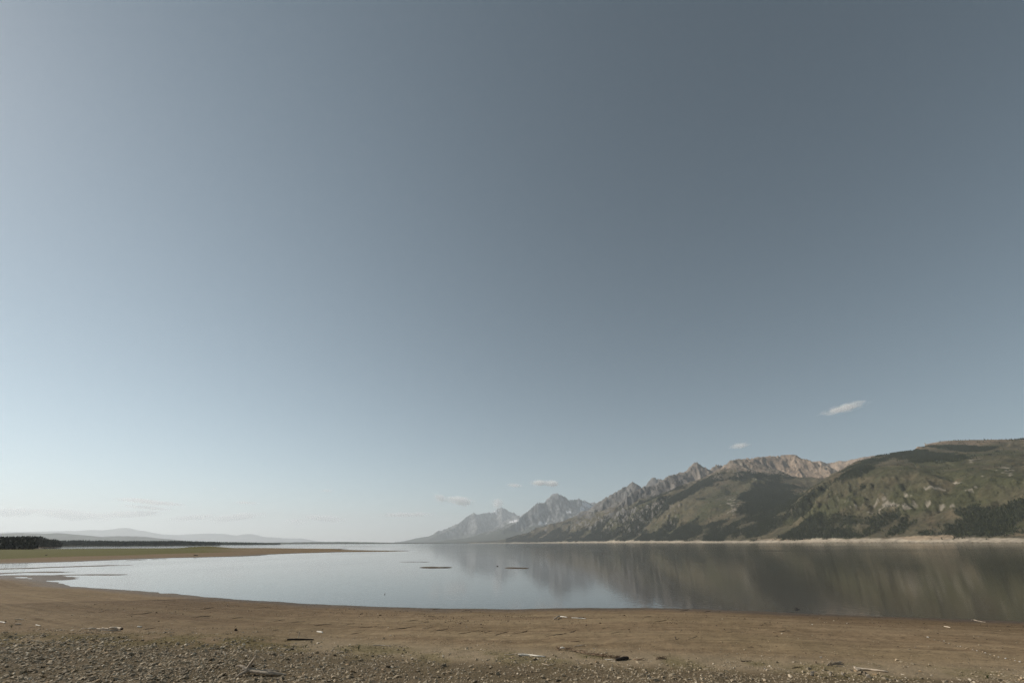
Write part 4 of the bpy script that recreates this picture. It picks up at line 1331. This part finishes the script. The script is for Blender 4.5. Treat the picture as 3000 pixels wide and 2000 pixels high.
for a in [(2242, 1960, 12, 'rock_white', 'white-topped stone at the left end of the lower right cobbles', 0, 1.5),
          (2381, 1977, 22, 'rock_grey', 'broad grey boulder below the stick heap, leftmost of four', 3, 1.5),
          (2434, 1979, 16, 'rock_grey', 'dark grey boulder, second of four below the stick heap', 8, 1.5),
          (2470, 1981, 18, 'rock_grey', 'grey boulder beside a yellow stone below the bleached log', 13, 1.5),
          (2475, 1973, 10, 'rock_tan', 'rounded yellow stone resting against a grey boulder', 5, 1.8),
          (2545, 1984, 19, 'rock_grey', 'large grey boulder, rightmost of four below the bleached log', 1, 1.6),
          (2390, 1942, 13, 'rock_tan', 'big rounded tan stone left of the stick heap', 6, 1.9),
          (2411, 1939, 7, 'rock_tan', 'small round tan stone between the big tan stone and sticks', 11, 2.0),
          (2405, 1926, 9, 'rock_white', 'white stone with a dark side above the tan stones', 2, 1.6),
          (2457, 1941, 8, 'rock_white', 'cream stone lying inside the stick heap', 9, 1.7),
          (2380, 1829, 7, 'rock_white', 'pale stone alone on brown mud near the waterline', 4, 1.3),
          (2482, 1825, 6, 'rock_white', 'small pale stone on brown mud right of its lone twin', 7, 1.0),
          (2954, 1961, 9, 'rock_tan', 'tan stone with dark shadow near the right edge', 10, 1.7),
          (2991, 1989, 14, 'rock_tan', 'buff boulder at the lower right corner', 12, 1.5),
          (2682, 1896, 6, 'rock_grey', 'small round grey stone left of the line of stones', 3, 1.6),
          (1182, 1904, 10, 'rock_grey', 'dark upright rock on mud beside two smaller ones', 4, 2.2),
          (1166, 1903, 9, 'rock_grey', 'light grey rock touching the dark upright rock', 7, 1.3),
          (690, 1847, 12, 'clod_and_shade', 'lump of dark wood-like mud with a jagged top on the left mud', 8, 1.6),
          (712, 1853, 8, 'rock_grey', 'brown stone right of the dark jagged lump', 2, 1.5),
          (83, 1882, 12, 'rock_grey', 'rounded blue-grey rock at the left edge of the cobbles', 6, 1.5),
          (284, 1863, 8, 'rock_grey', 'dark peaked rock in grass below the broken log', 0, 1.8),
          (604, 1888, 16, 'rock_grey', 'flat grey slab at the upper edge of the cobbles', 5, .9),
          (813, 1991, 15, 'rock_grey', 'tilted slab standing on edge right of the root log', 12, 2.0, None, (.2, -.7)),
          (1100, 1961, 15, 'rock_grey', 'blue-grey boulder in the middle of the cobbles', 3, 1.4),
          (1122, 1963, 14, 'rock_tan', 'brown boulder touching the blue-grey boulder', 9, 1.5),
          (1996, 1846, 6, 'rock_grey', 'round grey stone on mud below the middle of the right shore', 6, 1.6),
          (1949, 1849, 5, 'rock_grey', 'dark little stone left of the round grey one', 1, 1.4),
          (2113, 1880, 8, 'rock_tan', 'lone tan stone on bare mud right of centre', 4, 1.3)]:
    single_stone(*a)
LINE = [(2704, 1863, 4), (2719, 1866.5, 9), (2738, 1873.5, 5), (2754, 1877.5, 5), (2766, 1877, 7), (2781, 1883.5, 5), (2797, 1890, 7), (2806, 1892.5, 3.5), (2814, 1892.5, 4.5), (2822, 1895.5, 6),
        (2850, 1902.5, 5), (2862, 1905.5, 6), (2878, 1909.5, 8), (2887, 1913, 8), (2901, 1917, 6), (2914, 1920.5, 9), (2925, 1923.5, 5), (2947, 1928.5, 8), (2960, 1931, 6), (2974, 1934, 5), (2988, 1938, 10)]
for i, (a, b, w) in enumerate(LINE):
    single_stone(a, b, w, 'rock_white' if i % 3 else 'rock_tan', 'pale stone of the slanting line of stones on the right-hand mud', i, 1.0, 'slanting line of pale stones')
single_stone(2770, 1884.5, 8, 'rock_tan', 'biggest upper tan stone of the slanting line of stones', 2, 1.8)
single_stone(2833, 1899.5, 10, 'rock_tan', 'rounded cream-orange stone midway along the slanting line of stones', 9, 1.5)


# ------------------------------------------------------------------ small plants at the edge of the cobbles
def plant(px, by, hpx, wpx, label, seed, leaves=60):
    g = ground_hit(px, by)
    d = ray(px, by)
    m = math.hypot(g[0], g[1]) / math.hypot(d[0], d[1]) / FPX
    r = random.Random(seed)
    e = bpy.data.objects.new('green_plant', None)
    COL.objects.link(e)
    e.location = g
    e['label'], e['category'] = label, 'plant'
    stems, V, F = [], [], []
    for i in range(7):
        a, L = r.random() * 6.28, hpx * m * r.uniform(.6, 1)
        tip = np.array([math.cos(a) * wpx * m * .45 * r.random(), math.sin(a) * wpx * m * .45 * r.random(), L])
        stems.append(tube([[0, 0, -.01], tip * .5 + [0, 0, .01], tip], [.006, .005, .003], seed + i, 4, .1, 2))
        for k in range(leaves // 7):
            t = r.uniform(.2, 1)
            c = tip * t
            b = r.random() * 6.28
            l, w = hpx * m * r.uniform(.16, .3), hpx * m * r.uniform(.04, .08)
            dx, dy, dz = math.cos(b) * l, math.sin(b) * l, l * r.uniform(.1, .9)
            n0 = len(V)
            V += [c, c + [dx * .5 - math.sin(b) * w, dy * .5 + math.cos(b) * w, dz * .6], c + [dx, dy, dz], c + [dx * .5 + math.sin(b) * w, dy * .5 - math.cos(b) * w, dz * .6]]
            F.append([n0, n0 + 1, n0 + 2, n0 + 3])
    link('stems', limb_mesh('stems', stems, M['leaf']), e)
    link('leaves', mesh_np('leaves', V, F, M['leaf'], False), e)


for i, a in enumerate([(1050, 1905, 15, 11, 'taller green plant at the upper edge of the cobbles'), (1011, 1909, 9, 9, 'low green plant left of the taller one'), (990, 1896, 7, 8, 'smallest green plant on the edge of the mud, left of the other two'),
                       (895, 1895, 8, 14, 'spreading green weed in grass right of the dark beam'), (2893, 1985, 10, 17, 'green weed tuft at the lower right among pale cobbles'), (1718, 1926, 6, 9, 'green tuft below the middle of the uprooted bush'),
                       (1765, 1930, 6, 10, 'green tuft left of the charred log under the bush'), (1629, 1924, 5, 10, 'green tuft right of the bleached log tip'), (842, 1931, 8, 12, 'dark green tuft among cobbles above the root log'), (32, 1838, 8, 8, 'green tuft in grass at the far left of the strand')]):
    plant(*a, 300 + i * 20)


# ------------------------------------------------------------------ the bird over the water
def bird():
    p, m = spot(2337, 1785, 1801)
    # body axis x (head +x), wings along y; about a crow's size at this distance
    body = [(-.50, .0, .02, .02), (-.30, 0, .0, .07), (-.05, 0, -.01, .12), (.15, 0, 0, .11), (.28, 0, .02, .075), (.38, 0, .03, .06), (.44, 0, .025, .035), (.54, 0, .01, .006)]
    v, f = [], []
    n = 8
    for x, yy, z, r in body:
        for i in range(n):
            a = i / n * 6.283
            v.append((x, math.cos(a) * r, z + math.sin(a) * r * .9))
    for k in range(len(body) - 1):
        for i in range(n):
            f.append([k * n + i, k * n + (i + 1) % n, (k + 1) * n + (i + 1) % n, (k + 1) * n + i])

    def slab(pts, th):
        b = len(v)
        for x, y, z in pts:
            v.append((x, y, z + th))
        for x, y, z in pts:
            v.append((x, y, z - th))
        k = len(pts)
        f.append([b + i for i in range(k)])
        f.append([b + k + i for i in reversed(range(k))])
        for i in range(k):
            f.append([b + i, b + k + i, b + k + (i + 1) % k, b + (i + 1) % k])
    for s, dz in ((1, .26), (-1, -.12)):
        slab([(.22, s * .06, .05), (.18, s * .35, .05 + dz * .45), (-.12, s * .72, .05 + dz), (-.55, s * .95, .04 + dz * 1.2), (-.60, s * .88, .03 + dz * 1.1), (-.38, s * .55, .03 + dz * .55), (-.28, s * .25, .03 + dz * .2), (-.20, s * .06, .03)], .014)
    slab([(-.35, .05, .02), (-.72, .16, .02), (-.76, 0, .02), (-.72, -.16, .02), (-.35, -.05, .02)], .01)
    me = mesh_np('bird', np.array(v), f, M['bird'], False)
    o = link('bird', me, label='dark bird flying low over the water by the right-hand shore', cat='bird')
    s = 13.0 * m
    o.scale = (s, s, s)
    o.location = p
    o.rotation_euler = (.0, -.10, -.5)


bird()


# ------------------------------------------------------------------ clouds, beyond and above the haze
def cloud_mat(name, dens, thr, scale, seed):
    m = bpy.data.materials.new(name)
    m.use_nodes = True
    t = m.node_tree
    t.nodes.remove(t.nodes['Principled BSDF'])
    pv = t.nodes.new('ShaderNodeVolumePrincipled')
    pv.inputs['Color'].default_value = (1, 1, 1, 1)
    pv.inputs['Anisotropy'].default_value = .1
    pv.inputs['Density Attribute'].default_value = ''
    tc = t.nodes.new('ShaderNodeTexCoord')
    ln = t.nodes.new('ShaderNodeVectorMath')
    ln.operation = 'LENGTH'
    t.links.new(tc.outputs['Object'], ln.inputs[0])
    mp = t.nodes.new('ShaderNodeMapping')
    mp.inputs['Location'].default_value = (seed * 3.1, seed * 1.7, seed)
    mp.inputs['Scale'].default_value = scale
    t.links.new(tc.outputs['Object'], mp.inputs['Vector'])
    nz = t.nodes.new('ShaderNodeTexNoise')
    nz.inputs['Scale'].default_value = 1.0
    nz.inputs['Detail'].default_value = 5
    nz.inputs['Roughness'].default_value = .62
    t.links.new(mp.outputs[0], nz.inputs['Vector'])
    a = t.nodes.new('ShaderNodeMath')
    a.operation = 'MULTIPLY_ADD'
    a.inputs[1].default_value = -.62
    a.inputs[2].default_value = .62
    t.links.new(ln.outputs['Value'], a.inputs[0])
    b = t.nodes.new('ShaderNodeMath')
    b.operation = 'ADD'
    t.links.new(a.outputs[0], b.inputs[0])
    t.links.new(nz.outputs['Fac'], b.inputs[1])
    r = t.nodes.new('ShaderNodeMapRange')
    r.inputs[1].default_value, r.inputs[2].default_value, r.inputs[3].default_value, r.inputs[4].default_value = thr, thr + .28, 0, dens
    t.links.new(b.outputs[0], r.inputs[0])
    t.links.new(r.outputs[0], pv.inputs['Density'])
    t.links.new(pv.outputs[0], t.nodes['Material Output'].inputs['Volume'])
    return m


def clouds():
    bm = bmesh.new()
    bmesh.ops.create_icosphere(bm, subdivisions=3, radius=1.0)
    base = bpy.data.meshes.new('cloud')
    bm.to_mesh(base)
    bm.free()
    spec = [(2473, 1195, 64, 9, 60e3, 1.6e-3, -8, 'white ragged cloud, highest and largest, above the right-hand mountains'),
            (2168, 1305, 30, 8, 60e3, 1.5e-3, -4, 'faint small cloud above the rocky peaks'),
            (1580, 1414, 26, 9, 66e3, 3.5e-3, 0, 'bright puff, left one of the pair above the block-shaped peak'),
            (1616, 1416, 24, 10, 66e3, 3.5e-3, 4, 'bright puff, right one of the pair above the block-shaped peak'),
            (1291, 1459, 24, 11, 66e3, 2.2e-3, 22, 'small white puff left of the two-humped one over the distant peaks'),
            (1350, 1467, 44, 13, 66e3, 2.2e-3, 8, 'two-humped white cloud over the slope of the distant peaks'),
            (1458, 1474, 19, 15, 66e3, 2.6e-3, 0, 'white puff sitting on top of the distant spire'),
            (1508, 1421, 26, 6, 66e3, 1.5e-3, 4, 'faint wisp between the spire and the block-shaped peak'),
            (956, 1437, 19, 5, 70e3, 8e-4, 0, 'tiny flat cloud alone above the open water'),
            (628, 1431, 8, 5, 70e3, 9e-4, 0, 'tiniest cloud dot high over the meadow'),
            (45, 1500, 66, 13, 86e3, 1.5e-03, -4, 'low pale cloud at the far left over the blue hills'),
            (215, 1508, 96, 14, 86e3, 1.3e-03, 4, 'long low pale cloud, second from the left over the blue hills'),
            (385, 1505, 84, 9, 86e3, 1.5e-03, -4, 'low cloud right above the highest distant blue hill'),
            (440, 1470, 96, 6, 86e3, 1.1e-03, 4, 'thin streak of cloud above the low cloud bank'),
            (430, 1486, 70, 5, 86e3, 8.8e-04, 4, 'thinner streak of cloud just under the upper streak'),
            (560, 1516, 66, 8, 86e3, 1.3e-03, -6, 'low cloud right of the highest distant hill'),
            (690, 1515, 76, 11, 86e3, 1.3e-03, -8, 'low cloud over the fading end of the blue hills'),
            (720, 1472, 36, 4, 86e3, 1.0e-03, 0, 'faint flat streak above the end of the blue hills'),
            (950, 1518, 66, 9, 86e3, 1.1e-03, 4, 'pale cloud low over the middle of the far shore'),
            (870, 1528, 40, 8, 86e3, 1.0e-03, 0, 'dim cloud just left of the pale one over the far shore'),
            (1190, 1507, 80, 6, 86e3, 1.0e-03, -2, 'pale streak low left of the distant peaks')]
    for i, (px, py, rx, ry, D, dens, tilt, label) in enumerate(spec):
        p = at_range(px, py, D)
        d = ray(px, py)
        m = D / math.hypot(d[0], d[1]) / FPX
        me = base.copy()
        me.materials.append(cloud_mat('cloud_vapour', dens, .66, (3.4, 3.0, 2.0), i + 1))
        o = link('cloud', me, label=label, cat='cloud')
        o.location = p
        o.scale = (rx * m * 1.25, rx * m * .8, ry * m * 1.35)
        o.rotation_euler = (0, math.radians(-(-tilt)), -math.atan2(p[0], p[1]))


clouds()


# ------------------------------------------------------------------ haze
def haze():
    m = bpy.data.materials.new('valley_haze')
    m.use_nodes = True
    t = m.node_tree
    t.nodes.remove(t.nodes['Principled BSDF'])
    pv = t.nodes.new('ShaderNodeVolumePrincipled')
    pv.inputs['Color'].default_value = (.89, .95, 1.0, 1)
    pv.inputs['Density'].default_value = HAZE_DENSITY
    pv.inputs['Anisotropy'].default_value = .3
    pv.inputs['Density Attribute'].default_value = ''
    pv.inputs['Temperature Attribute'].default_value = ''
    t.links.new(pv.outputs[0], t.nodes['Material Output'].inputs['Volume'])
    m.cycles.homogeneous_volume = True
    v = [(x, y, z) for z in (-8.0, 2250.0) for x, y in ((-61000, -61000), (61000, -61000), (61000, 61000), (-61000, 61000))]
    f = [[3, 2, 1, 0], [4, 5, 6, 7], [0, 1, 5, 4], [1, 2, 6, 5], [2, 3, 7, 6], [3, 0, 4, 7]]
    link('haze', mesh_np('haze', np.array(v, float), f, m, False), kind='stuff')


haze()
